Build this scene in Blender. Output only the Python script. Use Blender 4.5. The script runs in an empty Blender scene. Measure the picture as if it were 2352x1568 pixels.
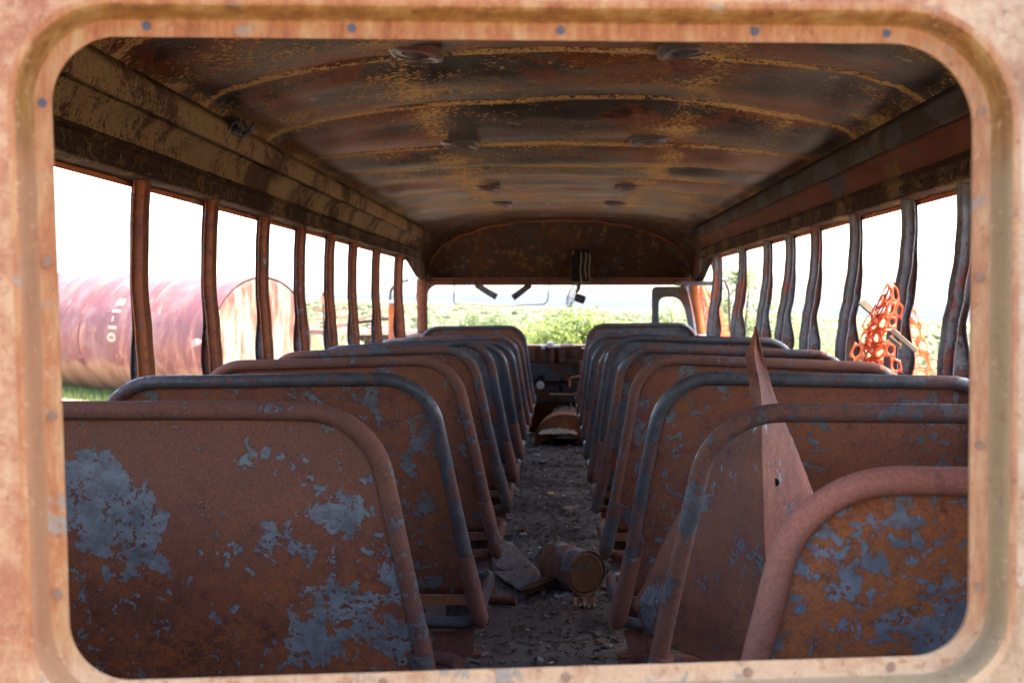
import bpy, math, random
from mathutils import Vector, Matrix, noise as mnoise
R = math.radians
rnd = random.Random(7)
sc = bpy.context.scene
COL = sc.collection

# ------------------------------------------------------------------ camera
F, CX, CY = 2754.0, 1176.0, 784.0          # focal length and centre in photo pixels
YAW, PITCH = math.atan(107 / F), math.atan(92 / F)
ROT = Matrix.Rotation(YAW, 3, 'Z') @ Matrix.Rotation(math.pi / 2 - PITCH, 3, 'X')
def ray(px, py):
    return ROT @ Vector(((px - CX) / F, (CY - py) / F, -1.0))
def W(px, py, y):                           # measured photo point at depth y along the bus
    d = ray(px, py); return d * (y / d.y)
FLOOR = -1.15
def FL(px, py, z=FLOOR):                    # measured photo point on the bus floor
    d = ray(px, py); return d * (z / d.z)
cam = bpy.data.cameras.new('camera'); camo = bpy.data.objects.new('camera', cam); COL.objects.link(camo)
cam.sensor_width = 36; cam.lens = F / 2352 * 36; cam.clip_start = .05; cam.clip_end = 60000
camo.rotation_euler = ROT.to_euler()
cam.dof.use_dof = True; cam.dof.focus_distance = 2.5; cam.dof.aperture_fstop = 9.0
sc.camera = camo

# ------------------------------------------------------------------ node helper
class NT:
    def __init__(s, name, rough=.8, spec=.3):
        s.m = bpy.data.materials.new(name); s.m.use_nodes = True
        s.t = s.m.node_tree; s.n = s.t.nodes; s.l = s.t.links
        s.b = s.n['Principled BSDF']; s.out = s.n['Material Output']
        s.b.inputs['Roughness'].default_value = rough
        s.b.inputs['Specular IOR Level'].default_value = spec
    def new(s, typ, **kw):
        n = s.n.new(typ)
        for k, v in kw.items(): setattr(n, k, v)
        return n
    def put(s, sock, v):
        if isinstance(v, bpy.types.NodeSocket): s.l.new(v, sock)
        elif isinstance(v, (tuple, list)) and len(v) == 3 and sock.type == 'RGBA': sock.default_value = (*v, 1)
        else: sock.default_value = v
    def coord(s, rand=True):
        tc = s.new('ShaderNodeTexCoord').outputs['Object']
        if not rand: return tc
        oi = s.new('ShaderNodeObjectInfo').outputs['Random']
        mm = s.math('MULTIPLY', oi, 31.0)
        return s.vm('ADD', tc, s.comb(mm, mm, mm))
    def comb(s, x, y, z):
        n = s.new('ShaderNodeCombineXYZ')
        for i, v in enumerate((x, y, z)): s.put(n.inputs[i], v)
        return n.outputs[0]
    def sep(s, v):
        n = s.new('ShaderNodeSeparateXYZ'); s.put(n.inputs[0], v); return n.outputs
    def vm(s, op, a, b):
        n = s.new('ShaderNodeVectorMath', operation=op); s.put(n.inputs[0], a); s.put(n.inputs[1], b)
        return n.outputs['Value'] if op in ('DISTANCE', 'LENGTH') else n.outputs[0]
    def math(s, op, a, b=0.0, c=None, clamp=False):
        n = s.new('ShaderNodeMath', operation=op); n.use_clamp = clamp
        s.put(n.inputs[0], a); s.put(n.inputs[1], b)
        if c is not None: s.put(n.inputs[2], c)
        return n.outputs[0]
    def noise(s, v, scale, detail=6, rough=.55, dist=0.0):
        n = s.new('ShaderNodeTexNoise'); s.put(n.inputs['Vector'], v)
        n.inputs['Scale'].default_value = scale; n.inputs['Detail'].default_value = detail
        n.inputs['Roughness'].default_value = rough; n.inputs['Distortion'].default_value = dist
        return n.outputs['Fac']
    def vor(s, v, scale):
        n = s.new('ShaderNodeTexVoronoi'); s.put(n.inputs['Vector'], v); n.inputs['Scale'].default_value = scale
        return n.outputs['Distance']
    def step(s, v, a, b):                   # smooth ramp of v from a to b -> 0..1
        n = s.new('ShaderNodeMapRange'); n.interpolation_type = 'SMOOTHSTEP'
        s.put(n.inputs[0], v); s.put(n.inputs[1], a); s.put(n.inputs[2], b); return n.outputs[0]
    def ramp(s, v, stops):
        n = s.new('ShaderNodeValToRGB'); s.put(n.inputs[0], v); e = n.color_ramp.elements
        e[0].position, e[0].color = stops[0][0], (*stops[0][1], 1)
        e[1].position, e[1].color = stops[-1][0], (*stops[-1][1], 1)
        for p, c in stops[1:-1]:
            x = e.new(p); x.color = (*c, 1)
        return n.outputs[0]
    def mix(s, f, a, b, mode='MIX'):
        n = s.new('ShaderNodeMix', data_type='RGBA', blend_type=mode)
        s.put(n.inputs['Factor'], f); s.put(n.inputs['A'], a); s.put(n.inputs['B'], b)
        return n.outputs['Result']
    def bump(s, h, strength=.3, dist=.004):
        n = s.new('ShaderNodeBump'); n.inputs['Strength'].default_value = strength
        n.inputs['Distance'].default_value = dist; s.put(n.inputs['Height'], h)
        s.l.new(n.outputs[0], s.b.inputs['Normal'])
    def color(s, c): s.put(s.b.inputs['Base Color'], c)
    def rough(s, c): s.put(s.b.inputs['Roughness'], c)

def rust(name, dark=(.045, .016, .012), mid=(.125, .042, .024), hot=(.26, .078, .018), paint=(.088, .092, .098),
         amount=.42, pscale=7.0, hotness=.5, patches=None, prough=.45, bump=.35, cream=None, lift=0.0, stretch=None, flecks=.35, grad=None):
    s = NT(name); v0 = s.coord(False); v = s.coord(patches is None)
    if stretch: v = s.vm('MULTIPLY', v, stretch)
    n1 = s.noise(v, 2.6, 8, .6, .4)
    n2 = s.noise(v, 22, 8, .65)
    base = s.ramp(n1, [(.28, dark), (.47, mid), (.72, tuple(a * .5 + b * .5 for a, b in zip(mid, hot)))])
    hm = s.step(s.math('ADD', s.math('MULTIPLY', s.noise(v, 4.3, 12, .75, .6), .75), s.math('MULTIPLY', s.noise(v, 60, 6, .75), .5)), .80 - hotness * .22, .98 - hotness * .2)
    base = s.mix(s.math('MULTIPLY', hm, .75), base, hot)
    base = s.mix(s.math('MULTIPLY', s.step(s.noise(v, 48, 8, .75), .60, .68), .5), base, (.03, .018, .024))
    mot = s.noise(v, 26, 10, .75, .3)
    base = s.mix(s.math('MULTIPLY', s.step(mot, .44, .66), .25 + .4 * hotness), base, tuple(a * .35 + b * .65 for a, b in zip(mid, hot)))
    base = s.mix(s.math('MULTIPLY', s.step(mot, .44, .34), .5), base, tuple(a * .7 for a in dark))
    if grad:                                 # browner scorch higher up, oranger rust lower down
        g_ = s.step(s.math('ADD', s.sep(v0)[2], s.math('MULTIPLY', s.math('SUBTRACT', s.noise(v, 5, 6, .6), .5), .35)), grad[0], grad[1])
        base = s.mix(s.math('MULTIPLY', g_, .7), base, (.135, .060, .042))
    grain = s.noise(v, 240, 3, .7)
    base = s.mix(.55, base, s.ramp(grain, [(.32, (.30, .30, .30)), (.68, (1, 1, 1))]), 'MULTIPLY')
    base = s.mix(1.0, base, (1.48 + lift, 1.45 + lift, 1.42 + lift), 'MULTIPLY')
    # flaking blue-grey scale
    pn = s.noise(v, pscale, 12, .6, .55)
    if patches:
        for (c, r, w) in patches:
            d = s.vm('DISTANCE', v0, c)
            pn = s.math('ADD', pn, s.math('MULTIPLY', s.math('SUBTRACT', 1.0, s.step(d, r * .55, r * 1.15)), w))
    pits = s.step(s.noise(v, 62, 6, .65, .3), .54, .60)
    pv = s.math('ADD', pn, s.math('MULTIPLY', s.math('SUBTRACT', s.noise(v, pscale * 5, 8, .7), .5), .22))
    pv = s.math('SUBTRACT', pv, s.math('MULTIPLY', pits, .09))
    fl = s.math('SUBTRACT', s.noise(v, 38, 6, .55, .4), s.math('MULTIPLY', s.step(s.noise(v, 3.1, 5, .6), .40, .62), -.12))
    pv = s.math('MAXIMUM', pv, s.math('ADD', s.math('SUBTRACT', fl, .76 - flecks * .12), 1 - amount))
    th = 1 - amount
    mask = s.step(pv, th - .008, th + .008)
    holes = s.math('MULTIPLY', s.step(s.noise(v, 95, 4, .6, .2), .555, .585), s.step(s.noise(v, 7, 5, .6), .42, .56))
    mask = s.math('MULTIPLY', mask, s.math('SUBTRACT', 1.0, holes))
    lip = s.math('MULTIPLY', s.step(pv, th - .035, th - .004), s.math('SUBTRACT', 1.0, mask))
    pc = s.mix(s.step(s.noise(v, 24, 10, .72), .30, .70), tuple(c * .65 for c in paint), tuple(min(1, c * 1.5) for c in paint))
    pc = s.mix(s.step(s.noise(v, 120, 5, .7), .60, .68), pc, tuple(min(1, c * 2.0) for c in paint))
    col = s.mix(s.math('MULTIPLY', lip, .45), base, (.02, .013, .02))
    col = s.mix(mask, col, pc)
    if cream:
        cm = s.step(s.noise(v, 17, 12, .72, .2), 1 - cream[0], 1.02 - cream[0])
        col = s.mix(cm, col, cream[1])
    s.color(col); s.rough(s.math('SUBTRACT', .86, s.math('MULTIPLY', mask, .86 - prough)))
    h = s.math('ADD', s.math('MULTIPLY', mask, .5), s.math('MULTIPLY', grain, .22))
    h = s.math('ADD', h, s.math('MULTIPLY', n2, .5))
    s.bump(h, bump, .003)
    return s.m

M = {}
M['panel'] = rust('seat panel rust', amount=.42, pscale=7.5, flecks=.6)
M['panel_rust'] = rust('seat panel mostly rust', amount=.37, pscale=11, mid=(.12, .042, .026), flecks=.7)
M['panel_grey'] = rust('seat panel mostly grey', amount=.56, pscale=4.0, paint=(.072, .077, .084))
M['tube'] = rust('seat tube', dark=(.05, .022, .02), mid=(.10, .042, .032), hot=(.17, .06, .025), paint=(.060, .060, .064), amount=.48, flecks=.6, pscale=10, prough=.4)
M['tube_grey'] = rust('grey seat tube', dark=(.04, .022, .02), mid=(.08, .04, .035), hot=(.14, .05, .03), paint=(.048, .048, .053), amount=.56, flecks=.6, pscale=6, prough=.38)
M['tube_rust'] = rust('rusty seat tube', dark=(.055, .024, .020), mid=(.108, .043, .032), hot=(.16, .06, .028), paint=(.085, .085, .09), amount=.38, pscale=10, prough=.4, flecks=.6)
M['pillar_l'] = rust('left pillar rust', dark=(.045, .016, .012), mid=(.105, .034, .020), hot=(.23, .072, .017), paint=(.09, .10, .115), amount=.28, pscale=8, hotness=.9)
M['pillar_r'] = rust('right pillar scale', dark=(.06, .025, .022), mid=(.15, .05, .035), hot=(.2, .06, .03), paint=(.080, .082, .092), amount=.60, pscale=5, stretch=(1, 1, .5))
M['iron'] = rust('dark iron', dark=(.02, .012, .010), mid=(.045, .02, .014), hot=(.09, .035, .014), paint=(.04, .045, .055), amount=.5, pscale=5)
M['bulk'] = rust('bulkhead soot', dark=(.018, .009, .007), mid=(.036, .016, .011), hot=(.085, .036, .012), paint=(.022, .022, .022), amount=.42, pscale=4,
                 cream=(.44, (.11, .062, .020)), hotness=.3)
M['orange'] = rust('orange rust', dark=(.16, .045, .018), mid=(.30, .085, .03), hot=(.42, .13, .03), paint=(.12, .12, .13), amount=.36, pscale=7, hotness=.8)
M['can'] = rust('can rust', dark=(.04, .02, .016), mid=(.09, .04, .025), hot=(.16, .06, .02), paint=(.12, .11, .115), amount=.52, pscale=5, flecks=0, lift=.4)
M['plate'] = rust('bent plate rust', dark=(.05, .03, .025), mid=(.11, .05, .03), hot=(.2, .08, .025), paint=(.13, .12, .13), amount=.62, pscale=4, flecks=0, lift=.3)
M['dash'] = rust('dashboard soot', dark=(.025, .014, .012), mid=(.05, .022, .015), hot=(.12, .05, .02), paint=(.04, .045, .052), amount=.56, pscale=3.5)
M['dash_brown'] = rust('burnt brown dash', dark=(.025, .012, .009), mid=(.065, .026, .014), hot=(.15, .05, .018), paint=(.05, .045, .045), amount=.38, pscale=9)
M['hump'] = rust('engine cover rust', dark=(.06, .022, .014), mid=(.13, .042, .018), hot=(.27, .10, .02), amount=.30, pscale=4, hotness=.8)
M['scrap'] = rust('scrap rust', dark=(.12, .05, .04), mid=(.22, .10, .08), hot=(.4, .2, .12), paint=(.25, .22, .22), amount=.42, pscale=2, lift=.2)
# panels with patches of their own (positions in metres inside the seat)
M['panel_first'] = None; M['panel_near'] = None

def simple(name, c, rough=.8, var=.25, scale=8, metallic=0):
    s = NT(name, rough); v = s.coord()
    s.color(s.mix(s.noise(v, scale, 6, .6), tuple(x * (1 - var) for x in c), tuple(min(1, x * (1 + var)) for x in c)))
    s.b.inputs['Metallic'].default_value = metallic
    return s.m
M['hole'] = simple('box and hole black', (.006, .005, .005), .9)  # near-black painted for the shade inside holes; also the control box
M['cloth'] = simple('ash white cloth', (.24, .20, .15), .95, .5, 14)
M['ash'] = simple('pale ash', (.36, .34, .33), .9, .5, 20)
M['ash_dull'] = simple('dull ash', (.16, .145, .14), .9, .8, 40)
M['white'] = simple('melted white aluminium', (.6, .6, .6), .5, .2, 20)
M['pink'] = simple('bleached pink plastic', (.5, .3, .28), .6, .2, 20)
M['wood'] = simple('weathered wood', (.20, .155, .11), .9, .5, 30)
M['rod'] = simple('thin dark rod', (.03, .028, .03), .6)
M['stone'] = simple('tan stone', (.35, .25, .12), .9)
M['screw'] = simple('screw rust', (.045, .043, .06), .6, .5, 60)
M['screw_pale'] = simple('pale crusted screw', (.12, .075, .05), .8, .5, 90)

# ------------------------------------------------------------------ mesh helpers
class MB:
    def __init__(s): s.v = []; s.f = []
    def add(s, vs, fs):
        k = len(s.v); s.v += [Vector(x) for x in vs]; s.f += [tuple(i + k for i in f) for f in fs]; return s
    def box(s, c, size, rot=None):
        hx, hy, hz = (q / 2 for q in size); m = rot or Matrix.Identity(3)
        vs = [Vector(c) + m @ Vector((x, y, z)) for z in (-hz, hz) for y in (-hy, hy) for x in (-hx, hx)]
        return s.add(vs, [(0, 2, 3, 1), (4, 5, 7, 6), (0, 1, 5, 4), (2, 6, 7, 3), (0, 4, 6, 2), (1, 3, 7, 5)])
    def bar(s, a, b, w, h, up=(0, 0, 1)):   # box from a to b
        a, b = Vector(a), Vector(b); d = (b - a); L = d.length; d.normalize()
        x = d.cross(Vector(up)).normalized(); z = x.cross(d)
        return s.box((a + b) / 2, (w, L, h), Matrix((x, d, z)).transposed())
    def tube(s, pts, r, n=12, closed=False, jit=0.0):
        pts = [Vector(p) for p in pts]; N = len(pts); rings = []; up = None
        for i, p in enumerate(pts):
            if closed: t = pts[(i + 1) % N] - pts[i - 1]
            else: t = pts[min(i + 1, N - 1)] - pts[max(i - 1, 0)]
            t.normalize()
            if up is None:
                up = Vector((0, 0, 1)) if abs(t.z) < .9 else Vector((0, 1, 0))
            up = (up - t * up.dot(t)).normalized(); sd = t.cross(up)
            rr = r(i / (N - 1)) if callable(r) else r
            ring = []
            for k in range(n):
                a = 2 * math.pi * k / n
                q = rr * (1 + (mnoise.noise(p * 9 + Vector((k * .3, 0, 0))) * jit if jit else 0))
                ring.append(p + (up * math.cos(a) + sd * math.sin(a)) * q)
            rings.append(ring)
        vs = [q for ring in rings for q in ring]; fs = []
        for i in range(N if closed else N - 1):
            j = (i + 1) % N
            for k in range(n):
                k2 = (k + 1) % n
                fs.append((i * n + k, i * n + k2, j * n + k2, j * n + k))
        if not closed:
            fs.append(tuple(range(n))[::-1]); fs.append(tuple((N - 1) * n + k for k in range(n)))
        return s.add(vs, fs)
    def loft(s, rows, closed=False):
        n = len(rows[0]); vs = [q for r_ in rows for q in r_]; fs = []
        for i in range(len(rows) - 1):
            for k in range(n if closed else n - 1):
                k2 = (k + 1) % n
                fs.append((i * n + k, i * n + k2, (i + 1) * n + k2, (i + 1) * n + k))
        return s.add(vs, fs)
    def disc(s, c, nrm, r, n=20, h=0.0):    # a short cylinder facing nrm
        c = Vector(c); nrm = Vector(nrm).normalized()
        u = nrm.orthogonal().normalized(); w = nrm.cross(u)
        lo = [c + (u * math.cos(2 * math.pi * k / n) + w * math.sin(2 * math.pi * k / n)) * r for k in range(n)]
        hi = [p + nrm * h for p in [c + (p - c) * .93 for p in lo]]
        fs = [tuple(n + k for k in range(n))] + [(k, (k + 1) % n, n + (k + 1) % n, n + k) for k in range(n)]
        return s.add(lo + hi, fs)
def fillet(pts, r, n=8):
    pts = [Vector(p) for p in pts]; out = [pts[0]]
    for i in range(1, len(pts) - 1):
        a, b, c = pts[i - 1], pts[i], pts[i + 1]
        rr = r[i - 1] if isinstance(r, (list, tuple)) else r
        u = (a - b).normalized(); w = (c - b).normalized()
        ang = u.angle(w); t = min(rr / math.tan(ang / 2), (a - b).length * .49 if i > 1 else 9, (c - b).length * .49 if i < len(pts) - 2 else 9)
        rad = t * math.tan(ang / 2); bis = (u + w).normalized(); cen = b + bis * (rad / math.sin(ang / 2))
        p0 = b + u * t - cen; p1 = b + w * t - cen; tot = p0.angle(p1)
        for k in range(n + 1):
            q = k / n
            out.append(cen + (p0 * math.sin((1 - q) * tot) + p1 * math.sin(q * tot)) / math.sin(tot))
    out.append(pts[-1]); return out
def resample(pts, d):
    out = [pts[0]]
    for a, b in zip(pts, pts[1:]):
        k = max(1, int((b - a).length / d))
        out += [a.lerp(b, (i + 1) / k) for i in range(k)]
    return out

def root(name, loc, label, cat, group=None, kind=None):
    o = bpy.data.objects.new(name, None); COL.objects.link(o); o.location = loc; o.empty_display_size = .1
    o['label'] = label; o['category'] = cat
    if group: o['group'] = group
    return o
def base(o):
    while o.parent: o = o.parent
    return o.location.copy()
def part(name, mb, mat, parent=None, smooth=True, bevel=0, solid=0, label=None, sharp=40, origin=None):
    off = base(parent) if parent else Vector(origin or (0, 0, 0))
    me = bpy.data.meshes.new(name)
    me.from_pydata([tuple(p - off) for p in mb.v], [], mb.f); me.validate()
    me.materials.append(M[mat] if isinstance(mat, str) else mat)
    o = bpy.data.objects.new(name, me); COL.objects.link(o)
    if parent: o.parent = parent
    else: o.location = off
    if smooth:
        me.polygons.foreach_set('use_smooth', [True] * len(me.polygons))
        me.set_sharp_from_angle(angle=R(sharp))
    if solid:
        m = o.modifiers.new('thickness', 'SOLIDIFY'); m.thickness = solid; m.offset = 0
    if bevel:
        m = o.modifiers.new('bevel', 'BEVEL'); m.width = bevel; m.segments = 2; m.limit_method = 'ANGLE'
    if label: o['label'] = label
    return o
def tag(o, label, cat, group=None):
    o['label'] = label; o['category'] = cat
    if group: o['group'] = group
    return o
def struct(o, kind='structure'):
    o['kind'] = kind; return o
def interp(x, tab):
    if x <= tab[0][0]: return tab[0][1]
    for (a, va), (b, vb) in zip(tab, tab[1:]):
        if x <= b: return va + (vb - va) * (x - a) / (b - a)
    return tab[-1][1]
def sm(x, tab):                              # smooth interpolation
    if x <= tab[0][0]: return tab[0][1]
    for (a, va), (b, vb) in zip(tab, tab[1:]):
        if x <= b:
            t = (x - a) / (b - a); t = t * t * (3 - 2 * t); return va + (vb - va) * t
    return tab[-1][1]
def fbm(p, o=4): return mnoise.fractal(p, 1.0, 2.0, o)

# ------------------------------------------------------------------ the bus
bus = root('school_bus', (0, 5.5, FLOOR), 'gutted rusted school bus shell seen from outside through its rear window', 'bus')
def yrear(x, z=0): return 1.0 + .1 * x - .04 * z

# rear wall with its rounded window opening
def rrect(l, t, r, b, rad, off, n=14, m=16):
    # l,t,r,b: functions giving each edge at a parameter; corners are TL TR BR BL pixel points
    TL, TR, BR, BL = l, t, r, b
    pts = []
    cs = [TL, TR, BR, BL]
    P = [Vector((c[0], c[1])) for c in cs]
    cen = sum(P, Vector((0, 0))) / 4
    out = []
    for i in range(4):
        a, c, d = P[i - 1], P[i], P[(i + 1) % 4]
        u = (a - c).normalized(); w = (d - c).normalized()
        ang = u.angle(w); t_ = rad[i] / math.tan(ang / 2); bis = (u + w).normalized()
        o = c + bis * (rad[i] / math.sin(ang / 2)); p0 = c + u * t_ - o; p1 = c + w * t_ - o; tot = p0.angle(p1)
        for k in range(n + 1):
            q = k / n; e = (p0 * math.sin((1 - q) * tot) + p1 * math.sin(q * tot)) / math.sin(tot)
            out.append((o + e * ((rad[i] + off) / rad[i]), e.normalized()))
        a2 = P[i]; b2 = P[(i + 1) % 4]
        tn = rad[(i + 1) % 4]
        s0 = out[-1][0]; nrm = out[-1][1]
        e0 = c + w * t_
        u2 = (P[i] - b2).normalized(); ang2 = u2.angle((P[(i + 2) % 4] - b2).normalized())
        e1 = b2 + u2 * (tn / math.tan(ang2 / 2))
        for k in range(1, m):
            q = e0.lerp(e1, k / m); out.append((q + nrm * off, nrm))
    return out
OPEN = ((114, 84), (2236, 103), (2224, 1502), (164, 1566))
RAD = (150, 190, 125, 135)
def back(px, py):
    d = ray(px, py); return d * (1 / (d.y - .1 * d.x + .04 * d.z))
NRM = Vector((.1, -1, -.04)).normalized()
prof = [(30, -.024), (6, -.008), (1, -.0015), (1.5, 0), (12, .0006), (36, .001), (43, .003), (48, .010), (54, .018), (60, .0225), (68, .0242), (76, .0247),
        (88, .0248), (110, .025), (160, .025), (240, .025)]
rows = []
for off, h in prof:
    rows.append([back(p.x, p.y) + NRM * (h + .0009 * mnoise.noise(Vector((p.x * .01, p.y * .01, off * .02)))) for p, e in rrect(*OPEN, RAD, off)])
last = rows[-1]
big = []
cc = sum(last, Vector()) / len(last)
for q in last:
    d = q - cc; s_ = []
    lx = (1.19 - cc.x) / d.x if d.x > 0 else (-1.19 - cc.x) / d.x if d.x < 0 else 1e9
    top = .80; lz = (top - cc.z) / d.z if d.z > 0 else (-1.5 - cc.z) / d.z if d.z < 0 else 1e9
    t_ = min(lx, lz); p = cc + d * t_
    if p.z > .45: p.x *= 1 - max(0, (p.z - .45)) ** 2 * .5
    p.y = yrear(p.x, p.z) - .0255; big.append(p)
mid1 = [a.lerp(b, .35) for a, b in zip(last, big)]; mid2 = [a.lerp(b, .7) for a, b in zip(last, big)]
mb = MB().loft(rows + [mid1, mid2, big], closed=True)

s = NT('rear wall patina and groove shade', .72, .35); v = s.coord(False); xyz = s.sep(v)
n1 = s.noise(v, 7, 12, .68, .5); n2 = s.noise(v, 46, 10, .75, .3); n3 = s.noise(s.vm('MULTIPLY', v, (1, 1, .22)), 48, 10, .75); n4 = s.noise(v, 15, 14, .78, .05)
att = s.new('ShaderNodeAttribute', attribute_name='flange').outputs['Fac']
pinkish = s.ramp(n4, [(.36, (.33, .12, .065)), (.46, (.47, .22, .125)), (.52, (.60, .39, .25)), (.60, (.72, .56, .37))])
orange_ = s.ramp(n3, [(.36, (.32, .11, .035)), (.48, (.48, .21, .08)), (.58, (.55, .34, .17)), (.68, (.62, .48, .29))])
greyish = s.ramp(n4, [(.36, (.33, .24, .16)), (.48, (.50, .42, .31)), (.56, (.56, .52, .44)), (.66, (.66, .60, .50))])
rightm = s.step(s.math('ADD', s.math('SUBTRACT', xyz[0], s.math('MULTIPLY', s.math('SUBTRACT', xyz[2], 1.15), .65)), s.math('MULTIPLY', s.math('SUBTRACT', n1, .5), .7)), -.02, .42)
leftm = s.step(s.math('ADD', xyz[0], s.math('MULTIPLY', xyz[2], .3)), .05, -.12)
c = s.mix(rightm, s.mix(s.math('MULTIPLY', leftm, .8), pinkish, s.mix(.6, orange_, pinkish)), greyish)
lowm = s.step(s.math('ADD', xyz[2], s.math('MULTIPLY', n1, .04)), .90, .86)
top_shade = s.step(xyz[2], 1.24, 1.30)
fl = s.mix(s.math('MULTIPLY', rightm, .7), orange_, s.ramp(n3, [(.38, (.40, .19, .11)), (.5, (.52, .33, .20)), (.62, (.62, .48, .33))]))
fl = s.mix(s.math('MULTIPLY', lowm, .75), fl, s.ramp(n2, [(.38, (.50, .30, .19)), (.5, (.70, .56, .40))]))
fl = s.mix(s.step(s.noise(v, 11, 12, .74, .1), .585, .61), fl, (.33, .325, .31))
c = s.mix(s.step(att, .2, .6), c, fl)
gut = s.mix(top_shade, s.mix(rightm, (.36, .20, .11), (.33, .28, .17)), s.ramp(n3, [(.36, (.15, .065, .010)), (.5, (.30, .15, .012)), (.64, (.42, .30, .12))]))  # overhang's yellow-brown shade painted along the top of the gutter
c = s.mix(s.math('MULTIPLY', s.step(att, 1.3, 1.6), .9), c, gut)
c = s.mix(s.math('MULTIPLY', s.step(s.noise(v, 9, 12, .75, .15), .60, .63), .45), c, (.34, .33, .32))
c = s.mix(s.math('MULTIPLY', s.step(s.noise(v, 110, 8, .75, .3), .56, .66), .4), c, (.78, .60, .42))
c = s.mix(s.math('MULTIPLY', s.step(s.noise(v, 85, 8, .75, .3), .57, .64), .55), c, (.27, .075, .035))
c = s.mix(1.0, c, (.335, .295, .255), 'MULTIPLY')
s.color(c); s.bump(s.math('ADD', n2, s.math('MULTIPLY', s.noise(v, 180, 6, .75), .6)), .6, .0025)
M['rear'] = s.m
rear = part('rear_wall', mb, 'rear', bus)
at = rear.data.attributes.new('flange', 'FLOAT', 'POINT')
nn = len(rows[0]); vals = []
for i, (off, h) in enumerate(prof):
    a = 1.0 if off <= 36 and h > -.1 else (2.0 if off < 68 else (.5 if off < 80 else 0))
    vals += [a] * nn
vals += [0] * (3 * nn); at.data.foreach_set('value', vals)
# screws in the flange
scr = [(337, 60, 0), (808, 66, 0), (1287, 71, 0), (1733, 73, 0), (2035, 78, 0), (98, 237, 0), (110, 600, 1), (122, 953, 1), (135, 1363, 1),
       (2253, 255, 1), (2250, 637, 1), (2250, 1023, 1), (2247, 1348, 1), (2046, 1529, 1), (1718, 1541, 1), (1300, 1553, 1), (880, 1566, 1)]
for px, py, pale in scr:
    c0 = back(px, py) + NRM * .0008
    mb = MB().disc(c0, NRM, .0042 if pale else .0038, 14, .0014 if pale else .0006)
    u = Matrix.Rotation(rnd.random() * 3, 3, NRM) @ Vector((0, 0, 1))
    mb.bar(c0 + NRM * .0012 - u * .003, c0 + NRM * .0012 + u * .003, .0011, .0008, NRM)
    part('screw', mb, 'screw_pale' if pale else 'screw', rear)

# ceiling cross-section
PROF = [(0, .77), (.38, .760), (.65, .733), (.88, .695), (1.02, .655), (1.08, .620), (1.10, .600)]
SEAMS = [1.45, 2.2, 2.95, 3.69, 4.5, 5.25, 5.95, 6.65, 7.35, 8.05, 8.75]
CD = [(0, 0), (3.69, .0), (4.5, -.013), (5.25, -.080), (5.95, -.094), (6.65, -.075), (8.0, -.055), (9.2, -.055), (10.3, -.08)]
def ceil(x, y):
    a = abs(x); h = sm(a, PROF) if a < .02 else interp(a, PROF)
    h += interp(y, CD) * max(0, 1 - (a / 1.08) ** 2) ** .6
    k = min(SEAMS, key=lambda q: abs(q - y)); d = abs(y - k)
    edge = min(1, (1.10 - a) / .12) if a < 1.1 else 0
    h -= .011 * math.exp(-(d / .013) ** 2) * edge
    lo = max([q for q in SEAMS + [.6] if q <= y], default=.6); hi = min([q for q in SEAMS + [9.6] if q > y], default=9.6)
    t = (y - lo) / (hi - lo)
    h -= (.026 * math.sin(math.pi * t) ** 1.2) * edge
    h += edge * (.016 * fbm(Vector((x * 1.4, y * 2.4, 3)), 2) + .002 * fbm(Vector((x * 4, y * 7, 7))))
    return h
NX, ys = 90, []
y = .72
while y < 9.35: ys.append(y); y += .022
rows = []; seamv = []
for y in ys:
    r_ = []
    for i in range(NX + 1):
        x = -1.10 + 2.2 * i / NX; yy = max(y, yrear(x, .7) + .004)
        r_.append(Vector((x, yy, ceil(x, yy))))
        d = min(abs(q - yy) for q in SEAMS); long = abs(abs(x) - .50)
        seamv.append(max(math.exp(-(d / .030) ** 2), .5 * math.exp(-(long / .08) ** 2), .3 * math.exp(-((1.1 - abs(x)) / .04) ** 2)))
    rows.append(r_)
mb = MB().loft(rows)
s = NT('ceiling metal', .5, .3); v = s.coord(False); xyz = s.sep(v)
st = s.vm('MULTIPLY', v, (1, 1.15, 1))
n1 = s.noise(st, 1.5, 12, .6, .5); n2 = s.noise(st, 1.5, 14, .68, .3); n3 = s.noise(s.vm('MULTIPLY', v, (1, 1.3, 1)), 58, 8, .70)
att = s.new('ShaderNodeAttribute', attribute_name='seam').outputs['Fac']
grey = s.ramp(n1, [(.30, (.014, .012, .011)), (.45, (.030, .027, .026)), (.56, (.046, .042, .039)), (.70, (.075, .058, .045))])
red = s.ramp(n3, [(.3, (.038, .013, .008)), (.7, (.135, .042, .017))])
c = s.mix(s.step(n2, .497, .504), grey, red)
c = s.mix(s.math('MULTIPLY', s.step(s.noise(st, 3.6, 14, .72, .3), .61, .618), .8), c, (.085, .060, .043))
c = s.mix(s.math('MULTIPLY', s.step(s.noise(st, 6, 12, .72, .5), .57, .585), .8), c, (.010, .008, .008))
sp = s.math('ADD', n3, s.math('ADD', s.math('MULTIPLY', att, .21), s.math('MULTIPLY', s.math('SUBTRACT', s.noise(v, 2.6, 8, .65), .5), .62)))
c = s.mix(s.step(sp, .590, .600), c, s.mix(s.noise(v, 60, 3), (.16, .085, .024), (.42, .28, .125)))
ol = s.step(s.math('ADD', s.noise(v, 3.0, 8, .6), s.math('MULTIPLY', xyz[0], .10)), .60, .68)
c = s.mix(s.math('MULTIPLY', ol, .25), c, (.05, .034, .012))
c = s.mix(s.math('MULTIPLY', s.step(s.noise(v, 150, 5, .75), .50, .62), .45), c, (.008, .006, .005))
c = s.mix(s.step(s.noise(v, 8, 14, .78, .2), .615, .622), c, (.16, .115, .078))
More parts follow.
